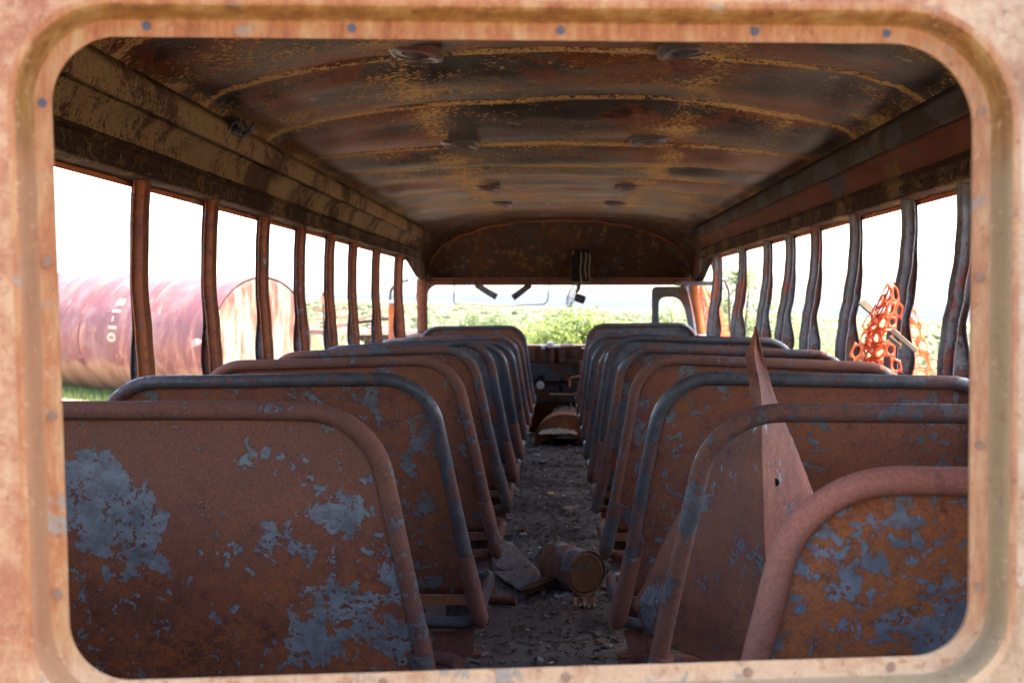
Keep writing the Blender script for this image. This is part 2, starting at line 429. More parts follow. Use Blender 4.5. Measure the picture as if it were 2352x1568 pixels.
c = s.mix(s.step(s.noise(v, 6.5, 14, .78, .1), .625, .632), c, (.009, .007, .007))
s.color(c); s.rough(s.math('ADD', .42, s.math('MULTIPLY', s.step(sp, .5, .63), .4)))
s.bump(s.math('ADD', s.math('MULTIPLY', n2, .4), s.math('MULTIPLY', n3, .6)), .4, .004)
s.b.inputs['Specular IOR Level'].default_value = .08
M['ceil'] = s.m
ceiling = part('ceiling', mb, 'ceil', bus, sharp=60)
ceiling.data.attributes.new('seam', 'FLOAT', 'POINT').data.foreach_set('value', seamv)

# lamp plates on the ceiling
for x, y in ((-.43, 3.60), (.375, 3.60), (-.425, 5.14), (.385, 5.14), (-.42, 7.0), (.405, 7.0), (-.41, 8.4), (.40, 8.4)):
    h = ceil(x, y) - .017; sl = -.12 * (1 if x > 0 else -1)
    m3 = Matrix.Rotation(sl, 3, 'Y').inverted() if False else Matrix.Rotation(-sl, 3, 'Y').inverted()
    ring = []
    def sq(half, k, n=32):
        a = 2 * math.pi * k / n; c_, s_ = math.cos(a), math.sin(a); q = half / max(abs(c_), abs(s_))
        q = min(q, half * 1.22); return Vector((c_ * q, s_ * q, 0))
    rws = []
    for half, z, circ in ((.080, .024, 0), (.078, .003, 0), (.072, 0, 0), (.064, -.001, 0), (.060, .003, 0), (.047, .004, 1), (.044, .003, 1), (.042, .018, 1)):
        rws.append([Vector((x, y, h)) + m3 @ ((Vector((math.cos(2 * math.pi * k / 32), math.sin(2 * math.pi * k / 32), 0)) * half if circ else sq(half, k)) + Vector((0, 0, z))) for k in range(32)])
    pl = part('lamp_plate', MB().loft(rws, closed=True), 'tube_grey', bus)
    part('socket', MB().disc(Vector((x, y, h)) + m3 @ Vector((0, 0, .0185)), m3 @ Vector((0, 0, -1)), .042, 24, .001), 'hole', pl)  # black disc painted for the dark of the plate's hole

# coves, rails and headers on both sides
def cove_mat(name, tan, tanamt, dark, mid, grey_amt):
    s = NT(name, .8, .1); v = s.coord(False)
    n1 = s.noise(v, 3.5, 8, .6, .5); n2 = s.noise(s.vm('MULTIPLY', v, (1, .8, 1)), 34, 12, .72, .3); n3 = s.noise(v, 2.6, 12, .7, .2)
    c = s.mix(n1, dark, mid)
    c = s.mix(s.step(s.noise(s.vm('MULTIPLY', v, (1, .6, 1)), 4.5, 10, .6, .6), 1 - grey_amt, 1.02 - grey_amt), c, (.046, .042, .043))
    n2 = s.math('ADD', s.math('MULTIPLY', n2, .35), s.math('MULTIPLY', s.noise(v, 105, 6, .72), .65))
    c = s.mix(s.step(s.math('ADD', n2, s.math('MULTIPLY', s.math('SUBTRACT', n3, .5), 1.25)), 1 - tanamt, 1.025 - tanamt), c, s.mix(n1, tuple(q * .55 for q in tan), tan))
    c = s.mix(s.math('MULTIPLY', s.step(s.noise(s.vm('MULTIPLY', v, (1, 2.2, .8)), 55, 8, .75), .54, .60), .7), c, (.022, .015, .010))
    s.color(c); s.bump(s.math('ADD', n2, n1), .35, .004); return s.m
M['cove_l'] = cove_mat('tan left cove', (.23, .150, .072), .53, (.030, .012, .008), (.085, .040, .022), .12)
M['cove_r'] = cove_mat('red right cove', (.14, .09, .035), .36, (.045, .015, .010), (.14, .045, .021), .40)
M['rail_r'] = cove_mat('green black right rail', (.10, .078, .032), .38, (.018, .014, .010), (.040, .030, .020), .50)
M['head'] = cove_mat('header strip', (.15, .090, .038), .455, (.018, .008, .006), (.045, .020, .013), .1)
for sx, cm, rm in ((-1, 'cove_l', 'cove_l'), (1, 'cove_r', 'rail_r')):
    yy = [1.0 + .1 * sx * 1.1 + .02]
    while yy[-1] < 10.0: yy.append(yy[-1] + .03)
    def strip(pr, amp, pan=None, w=.012):
        rows = []
        for y in yy:
            r_ = []
            for (x, z) in pr:
                q = Vector((x * sx, y, z)); nz = amp * fbm(Vector((x * 2 + sx * 9, y * 2.5, z * 6)))
                if pan:
                    d = min(abs(((y - pan[0]) % pan[1])), pan[1] - ((y - pan[0]) % pan[1])); nz -= .005 * math.exp(-(d / w) ** 2)
                r_.append(q + Vector((-sx * nz, 0, -nz)))
            rows.append(r_)
        return MB().loft(rows)
    part('cove_panel', strip([(1.150, .415), (1.156, .424), (1.153, .445), (1.143, .472), (1.128, .495), (1.110, .513), (1.102, .520)], .008, (3.2, 1.42)), cm, bus, solid=.003)
    rl = part('ceiling_rail', strip([(1.114, .512), (1.084, .500), (1.076, .502), (1.073, .508), (1.071, .562), (1.074, .570), (1.084, .577), (1.104, .604)], .006, (2.9, 1.1), .02), rm, bus, solid=.004)
    part('header', strip([(1.215, .335), (1.19, .340), (1.150, .342), (1.143, .346), (1.143, .352), (1.158, .356), (1.158, .405), (1.146, .412), (1.150, .424)], .003, (2.5, .71)), 'head', bus, solid=.003)
    # rivets along the header
    off = base(bus)
    r0 = part('rivet', MB().disc(Vector((sx * 1.157, 0, .383)) + Vector((0, off.y, 0)), (-sx, 0, 0), .0065, 8, .004), 'bulk', bus)
    for k in range(72):
        o = r0 if k == 0 else r0.copy()
        if k: COL.objects.link(o); o.parent = bus
        o.location.y = 1.7 + k * .11 - off.y
# torn bundle of wire hanging at the left rail
mb = MB()
for k in range(7):
    p0 = W(525 + k * 5, 292, 3.9 + k * .02); pts = [p0 + Vector((rnd.uniform(-.04, .05), rnd.uniform(-.05, .05), rnd.uniform(-.045, .04))) for _ in range(5)]
    mb.tube(resample(fillet([p0] + pts, .015, 4), .02), .004 + .004 * rnd.random(), 6)
part('burnt_wiring', mb, 'iron', bus)

# outer skin: roof and sides
OUT = [(-1.20, .32), (-1.215, .45), (-1.19, .58), (-1.12, .70), (-.98, .79), (-.7, .86), (-.35, .895), (0, .905), (.35, .895), (.7, .86), (.98, .79), (1.12, .70), (1.19, .58), (1.215, .45), (1.20, .32)]
mb = MB().loft([[Vector((x, max(y, yrear(x, z) - .012) if j == 0 else y, z)) for x, z in OUT] for j, y in enumerate([.6, 2.5, 4.5, 6.5, 8.5, 10.4])])
part('roof', mb, 'orange', bus)
part('front_cap', MB().loft([[Vector((x, 10.4, z)) for x, z in OUT], [Vector((x * .99, 10.37, min(z, .18))) for x, z in OUT]]), 'orange', bus)
for sx in (-1, 1):
    y0 = yrear(sx * 1.15)
    ring = [(1.21, -.30), (1.225, -.9), (1.20, -1.55)]
    part('side_wall', MB().loft([[Vector((sx * x, y, z)) for x, z in ring] for y in (y0, 3, 6, 9, 10.4)]), 'orange', bus, solid=.003)
    part('inner_side_panel', MB().loft([[Vector((sx * x, y, z)) for x, z in ((1.15, -.30), (1.13, -.32), (1.13, -.7), (1.14, FLOOR))] for y in (y0 + .02, 3, 6, 9, 10.3)]), 'panel', bus, solid=.003)
    part('window_sill', MB().box((sx * 1.17, (y0 + 10.2) / 2, -.285), (.10, 10.2 - y0 - .05, .03)), 'pillar_l' if sx < 0 else 'pillar_r', bus, bevel=.004)

# window posts
PL = [1.25, 1.95, 2.64, 3.34, 4.02, 4.75, 5.44, 6.15, 6.84, 7.72]
PRt = [1.30, 2.0, 2.70, 3.52, 4.08, 4.81, 5.54, 6.15, 6.81, 7.74]
def post(sx, y, wid=.050, dep=.030, k=0):
    if sx < 0: path = [(.36, 1.150), (.2, 1.158), (.05, 1.160), (-.1, 1.150), (-.2, 1.143), (-.3, 1.14)]
    else: path = [(.36, 1.150), (.24, 1.153), (.14, 1.148), (.02, 1.133), (-.08, 1.116), (-.18, 1.106), (-.3, 1.106)]
    q = 1 + rnd.uniform(-.1, .15)
    yb = rnd.uniform(-.006, .006)
    rows = []
    for i in range(25):
        z = .36 - .66 * i / 24; x = sm(z, [(a, b) for a, b in reversed(path)]); x = 1.15 + (x - 1.15) * q + .0015 * mnoise.noise(Vector((z * 6, y, sx)))
        yo = y + yb * math.sin((z + .3) * 4)
        # hat channel: inner face, sides, flanges
        cs = [(0, -wid / 2 + .010), (-0.004, -wid / 2 + .004)][:0]
        sec = [(dep, -wid / 2 - .012), (dep, -wid / 2 - .002), (dep - .004, -wid / 2 + .002), (.006, -wid / 2 + .005), (.001, -wid / 2 + .011),
               (0, 0), (.001, wid / 2 - .011), (.006, wid / 2 - .005), (dep - .004, wid / 2 - .002), (dep, wid / 2 + .002), (dep, wid / 2 + .012)]
        rows.append([Vector((sx * (x + a), yo + b, z)) for a, b in sec])
    p = part('window_post', MB().loft(rows), 'pillar_l' if sx < 0 else 'pillar_r', bus, solid=.004)
    # the outer cover strip bulges away from the post at its foot
    rows = []
    for i in range(25):
        z = .34 - .64 * i / 24; x = 1.15 + dep + .004 + .002
        x0 = sm(z, [(a, b) for a, b in reversed(path)])
        bulge = (.034 if sx > 0 else .016) * q * math.exp(-((z + .20) / .09) ** 2) + (.012 * math.exp(-((z - .04) / .1) ** 2) if sx > 0 else 0)
        x = 1.15 + (x0 - 1.15) * q * .8 + dep + .020 + bulge
        xi = 1.15 + (x0 - 1.15) * q + dep - .004
        rows.append([Vector((sx * xi, y + wid / 2 + .004, z)), Vector((sx * (xi + x) / 2, y + wid / 2 + .008, z)), Vector((sx * x, y + wid / 2 + .004, z)), Vector((sx * (x + .004), y + wid / 4, z))])
    part('cover_strip', MB().loft(rows), 'iron', p, solid=.003)
    for z in (.30, .18, .02, -.12):
        mb = MB(); x0 = 1.15 + (sm(z, [(a, b) for a, b in reversed(path)]) - 1.15) * q
        mb.disc((sx * (x0 + dep), y - wid / 2 - .009, z + rnd.uniform(-.01, .01)), (0, -1, 0), .005, 8, .005)
        part('bolt', mb, 'iron', p)
for y in PL: post(-1, y)
for y in PRt: post(1, y)
post(-1, 8.87, .085, .045); post(1, 9.0, .08, .045)

# front end -------------------------------------------------------------
YF = 10.2
def arch(x): return interp(abs(x), [(0, .695), (.3, .685), (.6, .64), (.85, .56), (1.0, .47), (1.08, .38), (1.13, .25), (1.14, .16)])
rows = []                                    # soffit between ceiling and bulkhead
for t in range(9):
    u = t / 8; y = 9.30 + .9 * u; r_ = []
    for i in range(61):
        x = -1.13 + 2.26 * i / 60; a = ceil(max(-1.09, min(1.09, x * .97)), 9.33); b = arch(x)
        a = min(a, .62 if abs(x) > 1.05 else 9)
        r_.append(Vector((x, y, a + (b - a) * u ** 2.2 + .004 * fbm(Vector((x * 4, y * 4, 1))))))
    rows.append(r_)
part('front_cove', MB().loft(rows), 'bulk', bus)
rows = []
for j in range(15):
    v_ = j / 14; r_ = []
    for i in range(61):
        x = -1.13 + 2.26 * i / 60; zt, zb = arch(x), .165
        q = zb + (zt - zb) * v_
        r_.append(Vector((x, YF + .05 * math.sin(math.pi * v_) + .006 * fbm(Vector((x * 3, q * 4, 2))), q)))
    rows.append(r_)
part('bulkhead', MB().loft(rows), 'bulk', bus)
mb = MB().tube(resample([Vector((x / 30 * 1.1, YF - .02, arch(x / 30 * 1.1) - .008)) for x in range(-30, 31)], .05), .009, 8, jit=.9)
part('bulkhead_rim', mb, 'hump', bus, label='thin orange rusted rim along the arch of the bulkhead')
part('windshield_header', MB().box((0, 10.22, .160), (2.24, .07, .045)).box((0, 10.2, .195), (2.26, .04, .02)), 'tube_rust', bus, bevel=.006)
# the windshield opening, rounded corners, as one ring
def ring_part(name, corners, rad, y, outer, mat, depth=.05, parent=bus):
    a = [(p, e) for p, e in rrect(*corners, rad, 0)]
    b = [(p, e) for p, e in rrect(*corners, rad, outer)]
    r0 = [W(p.x, p.y, y + depth) for p, e in a]; r1 = [W(p.x, p.y, y) for p, e in a]; r2 = [W(p.x, p.y, y) for p, e in b]
    r3 = [W(p.x, p.y, y + depth) for p, e in b]
    return part(name, MB().loft([r0, r1, r2, r3], closed=True), mat, parent)
ring_part('windshield_frame', ((982, 654), (1566, 652), (1590, 793), (982, 793)), (26, 22, 22, 22), 10.28, 24, 'iron')
def vpost(name, pts, y, w, mat, dep=.05):     # a post following photo points at depth y
    rows = [[W(px - w / 2, py, y), W(px - w / 2 + 3, py, y - .012), W(px, py, y - .018), W(px + w / 2 - 3, py, y - .012), W(px + w / 2, py, y), W(px + w / 2, py, y + dep), W(px - w / 2, py, y + dep)] for px, py in pts]
    return part(name, MB().loft(rows, closed=True), mat, bus)
vpost('corner_post', [(968, 640), (967, 680), (970, 730), (974, 780), (978, 900)], 10.0, 22, 'pillar_l')
vpost('corner_post', [(1592, 640), (1597, 680), (1606, 730), (1612, 780), (1616, 900)], 9.9, 18, 'orange').name = 'corner_post'
vpost('corner_post', [(1572, 650), (1577, 680), (1588, 730), (1596, 780), (1602, 900)], 10.1, 14, 'pillar_r')
mb = MB().box(W(1600, 651, 9.7), (.30, .5, .03))
part('door_header', mb, 'tube_grey', bus, bevel=.004)
# left and right bottom corners of the shell ahead of the last post
for sx in (-1, 1):
    part('front_quarter_panel', MB().loft([[Vector((sx * 1.15, 9.0, -.28)), Vector((sx * 1.15, 9.0, FLOOR))], [Vector((sx * 1.14, 9.9, -.30)), Vector((sx * 1.14, 9.9, FLOOR))], [Vector((sx * 1.1, 10.3, -.33)), Vector((sx * 1.1, 10.3, FLOOR))]]), 'iron', bus, solid=.004)
    part('upper_quarter_panel', MB().loft([[Vector((sx * 1.165, 9.0, .34)), Vector((sx * 1.155, 9.0, .50)), Vector((sx * 1.09, 9.0, .60))], [Vector((sx * 1.155, 9.7, .20 if sx < 0 else .16)), Vector((sx * 1.15, 9.7, .47)), Vector((sx * 1.09, 9.7, .58))], [Vector((sx * 1.13, 10.22, .15)), Vector((sx * 1.12, 10.22, .35)), Vector((sx * 1.05, 10.22, .48))]]), 'bulk', bus, solid=.004)
# open inner door frame with its arched window on the right
arc_o = [(1497, 900), (1497, 664), (1505, 659), (1572, 659), (1582, 664), (1604, 900)]
dz = 9.85
mb = MB()
outer = [(1497, 790), (1497, 720), (1497, 690), (1497, 668), (1500, 661), (1507, 658), (1525, 658), (1545, 658), (1565, 658), (1574, 661), (1580, 672), (1584, 690), (1590, 720), (1598, 790)]
inner = [(1513, 790), (1513, 730), (1513, 702), (1514, 692), (1518, 686), (1525, 683), (1532, 682), (1545, 682), (1555, 685), (1564, 692), (1571, 706), (1575, 720), (1579, 740), (1587, 790)]
rws = [[W(*p, dz + .03) for p in outer], [W(*p, dz) for p in outer], [W(*p, dz) for p in inner], [W(*p, dz + .03) for p in inner]]
mb.loft(rws)
mb.loft([[W(1497, 790, dz), W(1598, 790, dz)], [W(1497, 1010, dz), W(1612, 1010, dz)]])
part('door_leaf', mb, 'dash', bus, label='dark inner door leaf with an arched window hole')
# black box, hanging cords, visor brackets, wire mirror frame
bx = part('control_box', MB().box(W(1333, 610, 10.05), (.16, .14, .27)), 'hole', bus, bevel=.008)
for px, py0, py1 in ((1334, 578, 650), (1345, 580, 640), (1354, 582, 648), (1316, 575, 585)):
    mb = MB().tube([W(px + math.sin(k) * 1.5, py0 + (py1 - py0) * k / 8, 9.93) for k in range(9)], .004, 6)
    part('hanging_cord', mb, 'wood', bx)
for a, b in (((1094, 654), (1140, 682)), ((1218, 654), (1178, 684))):
    part('visor_bracket', MB().bar(W(*a, 10.05), W(*b, 10.0), .012, .05, (0, 0, 1)).bar(W(a[0], 640, 10.1), W(a[0], 656, 10.1), .05, .03), 'iron', bus, bevel=.002)
pts = [W(1044, 640, 10.15), W(1042, 694, 10.05), W(1046, 698, 10.05), W(1150, 704, 10.05), W(1250, 699, 10.05), W(1258, 690, 10.05), W(1263, 640, 10.15)]
part('mirror_wire_frame', MB().tube(resample(fillet(pts, .02, 5), .05), .0045, 6), 'rod', bus)
# dashboard and firewall
mb = MB()
mb.box((-.1, 10.42, -.395), (2.1, .30, .035)).box((-.1, 10.29, -.47), (2.1, .03, .12))
part('dash_top', mb, 'dash_brown', bus, bevel=.008)
rows = [[Vector((-1.05 + 2.1 * i / 20, y + .01 * fbm(Vector((i * .4, y, z * 5))), z)) for i in range(21)] for y, z in ((10.27, -.53), (10.25, -.55), (10.25, -.68), (10.30, -.70), (10.30, -.74), (10.27, -.76), (10.28, -.86), (10.42, -.88))]
dash = part('dashboard', MB().loft(rows), 'dash', bus)
part('firewall', MB().loft([[Vector((-1.1, 10.5, -.4)), Vector((0, 10.5, -.4)), Vector((1.1, 10.5, -.4))], [Vector((-1.1, 10.5, FLOOR)), Vector((0, 10.5, FLOOR)), Vector((1.1, 10.5, FLOOR))]]), 'hump', bus, solid=.005)
for px, py, w_, h_ in ((1222, 812, .05, .10), (1268, 815, .035, .13), (1291, 816, .05, .12), (1322, 812, .07, .05), (1300, 838, .16, .02), (1395, 815, .06, .1), (1180, 815, .05, .08)):
    part('dash_bracket', MB().box(W(px, py, 10.255), (w_, .03, h_)), 'dash_brown', dash, bevel=.004)
for px, py, r_ in ((1241, 870, .035), (1291, 872, .016), (1288, 893, .022), (1277, 917, .014), (1350, 893, .03), (1310, 900, .01)):
    part('gauge_hole', MB().disc(W(px, py, 10.235), (0, -1, 0), r_, 18, .002), 'hole', dash)  # flat black discs stand in for the shade of open holes
part('gauge_bowl', MB().disc(W(1241, 884, 10.22), (0, -1, .2), .035, 18, .008), 'ash', dash)
part('dash_bracket', MB().box(W(1359, 845, 10.2), (.075, .03, .13)), 'dash', dash, bevel=.004)
part('dash_bracket', MB().box(W(1339, 842, 10.22), (.06, .05, .10)).tube([W(1334, 856, 10.15), W(1350, 855, 10.12)], .012, 8), 'hump', dash, bevel=.004)
part('steering_arc', MB().tube(resample(fillet([W(1309, 888, 10.1), W(1307, 868, 10.1), W(1340, 862, 10.1), W(1375, 864, 10.1)], .04, 6), .03), .010, 8), 'orange', dash)
part('shift_rod', MB().tube([W(1311, 879, 10.12), W(1352, 879, 10.05), W(1395, 879, 10.0)], .007, 8), 'tube', dash)
part('dash_rail', MB().tube([W(1262, 905, 10.15), W(1310, 905, 10.15), W(1352, 901, 10.15)], .008, 8, jit=.8), 'stone', dash)
part('heater_frame', MB().tube(resample(fillet([W(1364, 829, 10.12), W(1388, 832, 10.12), W(1391, 865, 10.12), W(1370, 862, 10.12)], .01, 3), .03), .011, 8), 'ash', dash)
part('pedal_bracket', MB().tube([W(1296, 925, 10.35), W(1295, 962, 10.3)], .01, 6).tube([W(1305, 924, 10.35), W(1312, 925, 10.3), W(1311, 960, 10.3), W(1303, 960, 10.3)], .008, 6), 'stone', bus)
# engine cover hump
rows = []
for j in range(14):
    u = j / 13; y = 9.55 + .55 * u; r_ = []
    hgt = .25 - .02 * u; wd = .24 - .02 * u
    for i in range(25):
        a = math.pi * i / 24; r_.append(Vector((.05 - math.cos(a) * wd, y, FLOOR + hgt * math.sin(a) ** .75 + .004 * fbm(Vector((i, j, 1))))))
    rows.append(r_)
rows.insert(0, [Vector((.05, 9.5, FLOOR + .1))] * 25)
part('engine_cover', MB().loft(rows), 'hump', bus)
# mirror arms outside the front corners
marm = part('mirror_arm', MB().tube(resample(fillet([W(935, 644, 10.5), W(918, 648, 10.7), W(897, 664, 10.8), W(896, 695, 10.8)], .08, 8), .03), .013, 8), 'tube_grey', bus)
mb = MB().box(W(907, 760, 10.82), (.115, .03, .50))
mb.box(W(901, 760, 10.79), (.05, .02, .48))
part('mirror', mb, 'orange', bus, bevel=.008, label='orange rusted side mirror back hanging outside the left front corner')
part('mirror_clamp', MB().tube([W(894, 692, 10.8), W(905, 694, 10.8), W(919, 690, 10.8)], .018, 8, jit=.7).box(W(907, 698, 10.82), (.12, .04, .014)), 'ash', bus)
part('mirror_arm', MB().tube(resample(fillet([W(1634, 600, 10.4), W(1643, 640, 10.5), W(1664, 644, 10.7), W(1674, 668, 10.8), W(1676, 760, 10.8)], .07, 8), .03), .011, 8), 'iron', bus)

# floor with burnt debris
rows = []
yv = .95
while yv < 10.6:
    r_ = []
    for i in range(111):
        x = -1.13 + 2.26 * i / 110
        r_.append(Vector((x, max(yv, yrear(x, FLOOR) + .01), FLOOR + .022 * fbm(Vector((x * 4, yv * 4, 0)), 5) + .010 * fbm(Vector((x * 22, yv * 22, 5)), 3))))
    rows.append(r_); yv += .025
s = NT('burnt grit floor', .95, .2); v = s.coord(False)
n1 = s.noise(v, 7, 10, .7); n2 = s.noise(v, 130, 6, .75)
c = s.mix(n1, (.045, .040, .039), (.17, .145, .14))
c = s.mix(s.step(n2, .60, .66), c, (.16, .135, .125))
c = s.mix(s.step(s.noise(v, 45, 8, .7), .62, .66), c, (.14, .06, .035))
c = s.mix(s.step(s.noise(v, 1.6, 8, .65), .52, .60), c, s.mix(n2, (.02, .018, .018), (.09, .08, .08)))
s.color(c); s.bump(s.math('ADD', n1, n2), .8, .012); M['floor'] = s.m
part('floor', MB().loft(rows), 'floor', bus, sharp=180)
def chips(name, n, mat, size, label):
    mb = MB()
    for _ in range(n):
        x = rnd.gauss(0, .20) if rnd.random() < .75 else rnd.uniform(-1, 1); x = max(-1.05, min(1.05, x + .02)); y = 2.2 + 7.6 * rnd.random() ** 1.2
        c0 = Vector((x, y, FLOOR + .022 * fbm(Vector((x * 4, y * 4, 0)), 5) + .006)); q = size * rnd.lognormvariate(0, .55) * (1 + y * .04)
        m3 = Matrix.Rotation(rnd.random() * 6, 3, 'Z') @ Matrix.Rotation(rnd.uniform(-.6, .6), 3, 'X')
        mb.box(c0, (q, q * rnd.uniform(.3, .9), q * rnd.uniform(.1, .5)), m3)
    o = part(name, mb, mat, None, smooth=False); o['label'] = label; o['category'] = 'debris'; o['kind'] = 'stuff'; return o
chips('ash_grit', 9000, 'floor', .0055, 'dark burnt grit scattered over the aisle floor')
chips('pale_chips', 2500, 'ash_dull', .0055, 'small pale ash flakes scattered over the aisle floor')
chips('white_flakes', 420, 'ash', .006, 'scattered white ash flakes and paper bits on the aisle floor')
chips('rust_flakes', 700, 'can', .008, 'small brown rust flakes scattered over the aisle floor')

# ------------------------------------------------------------------ seats
LEFT = [(2.04, .174, .337, -.006, 1.12), (2.87, .170, .330, .0125, 1.135), (3.69, .166, .338, .019, 1.14), (4.53, .164, .348, .030, 1.135), (5.3, .162, .336, .040, 1.12),
        (6.1, .2016, .308, .012, 1.11), (6.9, .220, .295, .008, 1.11), (7.7, .210, .302, .03, 1.11), (8.5, .225, .292, .03, 1.10), (9.3, .182, .300, .013, 1.09)]
RIGHT = [(1.35, .183, .289, .0, 1.05), (2.04, .174, .280, .0, 1.06), (2.87, .167, .272, .0135, 1.08), (3.69, .159, .268, .03, 1.09), (4.53, .158, .265, .028, 1.11), (5.3, .142, .252, .02, 1.06),
         (6.1, .197, .252, .03, 1.06), (6.9, .210, .235, .03, 1.05), (7.7, .1985, .228, .03, 1.05), (8.5, .228, .222, .03, 1.05), (9.3, .172, .262, -.012, 1.08)]
TR = .0165
def seat(side, i, y, h, xa, droop, xo, tmat, pmat, label, panel=True):
    s_ = -1 if side == 'left' else 1
    r = root('bus_seat', (s_ * .65, y + .2, FLOOR), label, 'bus seat', 'bench seats of the %s row' % side)
    xb = ((.215 if i == 0 else .197) if side == 'left' else .150)
    ht, hb = -h - TR, -.80
    ya, yb = y, y + .13
    jl = rnd.uniform(-.008, .008)
    def P(u, z):                               # u lateral from centre, z height -> on the reclined plane
        return Vector((s_ * u, ya + (yb - ya) * (ht - z) / (ht - hb), z))
    Ta, To = P(xa - TR, ht), P(xo, ht - droop)
    Ba, Bo = P(xb, hb), P(xo - .10, hb)
    rad = .135
    path = resample(fillet([Ba, Ta, To, Bo], rad, 12), .03)
    for p in path[1:-1]: p += Vector((mnoise.noise(p * 2.2 + Vector((i, 0, 0))) * .006, 0, mnoise.noise(p * 2 + Vector((0, i * 3, 0))) * .005))
    part('back_frame', MB().tube(path, TR, 14, jit=.03), tmat, r)
    if panel:
        top, bot = ht - .004, -.735
        rows = []; NU, NV = 36, 26
        for b in range(NV + 1):
            z0 = top + (bot - top) * (b / NV) ** 1.25
            fr = (ht - z0) / (ht - hb)
            ua = (xa - TR) + (xb - xa + TR) * fr; uo = xo - .10 * fr
            dz_ = ht - z0
            ins = rad - math.sqrt(max(0, rad * rad - max(0, rad - dz_) ** 2)) if dz_ < rad else 0
            row = []
            for a in range(NU + 1):
                u = ua + ins + (uo - ua - 2 * ins) * a / NU; q = P(u, z0 - droop * a / NU)
                q.y += .004 + .012 * mnoise.noise(Vector((u * 2.5 + i * 5, z0 * 3, s_))) + .004 * mnoise.noise(Vector((u * 9, z0 * 9, i)))
                row.append(q)
            rows.append(row)
        part('back_panel', MB().loft(rows), pmat, r, solid=.003)
    # cross bar, seat frame loop, sleeve, legs
    part('cross_bar', MB().bar(P(xb - .0 + .03, -.752) + Vector((0, .005, 0)), P(xo - .12, -.752) + Vector((0, .005, 0)), .012, .026), 'panel_rust' if i % 2 else 'hump' if i == 1 else 'tube_rust', r, bevel=.002)
    fr_ = resample(fillet([Vector((s_ * (xo - .12), yb + .01, hb - .012)), Vector((s_ * (xb + .012), yb + .005, hb - .012)), Vector((s_ * (xb - .006), yb + .42, hb + .02)), Vector((s_ * (xo - .12), yb + .42, hb + .02))], .05, 6), .05)
    part('seat_frame', MB().tube(fr_, .0155, 10, jit=.05), tmat, r)
    sl = [P(xb + (xa - xb) * t, hb + .60 * t) for t in (0, .07, .14, .21, .28)]
    sl = [P(xb - .004, hb - .022), P(xb - .001, hb - .008)] + sl
    part('sleeve', MB().tube(sl, lambda t: .012 if t == 0 else (.019 if t < .2 else .0225), 12, jit=.06), 'tube_rust' if i % 3 else 'tube', r)
    for (lu, ly) in ((xb + .10, yb + .012), (xb + .10, yb + .38)):
        q = Vector((s_ * lu, ly, 0))
        mb = MB()
        zt = hb - .03
        # tapered channel leg with a gusset towards the aisle
        mb.loft([[q + Vector((s_ * a, b, z)) for a, b in ((-.022, .03), (-.022, 0), (.022, 0), (.022, .03))] for z in (zt, FLOOR + .01)])
        g = [Vector((s_ * -.022, .002, zt)), Vector((s_ * -.085, .002, zt)), Vector((s_ * -.075, .002, zt - .04)), Vector((s_ * -.022, .002, zt - .17))]
        mb.add([q + k for k in g] + [q + k + Vector((0, .004, 0)) for k in g], [(0, 1, 2, 3), (7, 6, 5, 4), (0, 4, 5, 1), (1, 5, 6, 2), (2, 6, 7, 3)])
        mb.box(q + Vector((0, .012, zt)), (.07, .05, .006)).box(q + Vector((0, .015, FLOOR + .012)), (.10, .06, .006))
        part('leg', mb, 'tube_rust' if ly < yb + .1 else 'iron', r, smooth=False, solid=.003)
    return r

# first left panel: big blue-grey flakes at upper left and lower right, in seat space
def seatpatch(name, cx, cy, cz, lst, y, **kw):
    out = []
    for px, py, rr, w in lst:
        q = W(px, py, y) - Vector((cx, cy, cz)); out.append((tuple(q), rr, w))
    return rust(name, patches=out, **kw)
M['panel_first'] = seatpatch('first left panel', -.65, 2.24, FLOOR, [(215, 1130, .10, .20), (290, 1215, .085, .22), (345, 1160, .05, .19), (250, 1060, .06, .12), (370, 1290, .022, .16), (790, 1180, .055, .17), (730, 1150, .03, .14),
     (640, 1230, .05, .15), (700, 1260, .035, .12), (740, 1440, .09, .17), (860, 1380, .075, .17), (920, 1500, .07, .25), (690, 1480, .05, .13), (425, 1520, .035, .22), (225, 1530, .04, .2)],
     2.1, amount=.37, pscale=16, flecks=.5, hotness=.95, grad=(.62, .86), mid=(.125, .040, .024), paint=(.135, .138, .145))
M['panel_near'] = seatpatch('nearest right panel', .65, 1.55, FLOOR, [(2040, 1230, .045, .17), (2020, 1290, .03, .12), (2060, 1380, .04, .17), (2110, 1420, .05, .16), (2200, 1350, .05, .2), (2150, 1470, .045, .2), (1960, 1420, .03, .10), (2200, 1450, .06, .2), (2000, 1540, .03, .1)],
     1.42, amount=.42, pscale=36, hotness=.95, mid=(.15, .048, .022), paint=(.105, .108, .125), flecks=.9)
M['tube_near'] = rust('nearest right tube', dark=(.10, .036, .028), mid=(.17, .062, .045), hot=(.20, .08, .045), amount=.1, flecks=-.6, pscale=6, bump=.2)

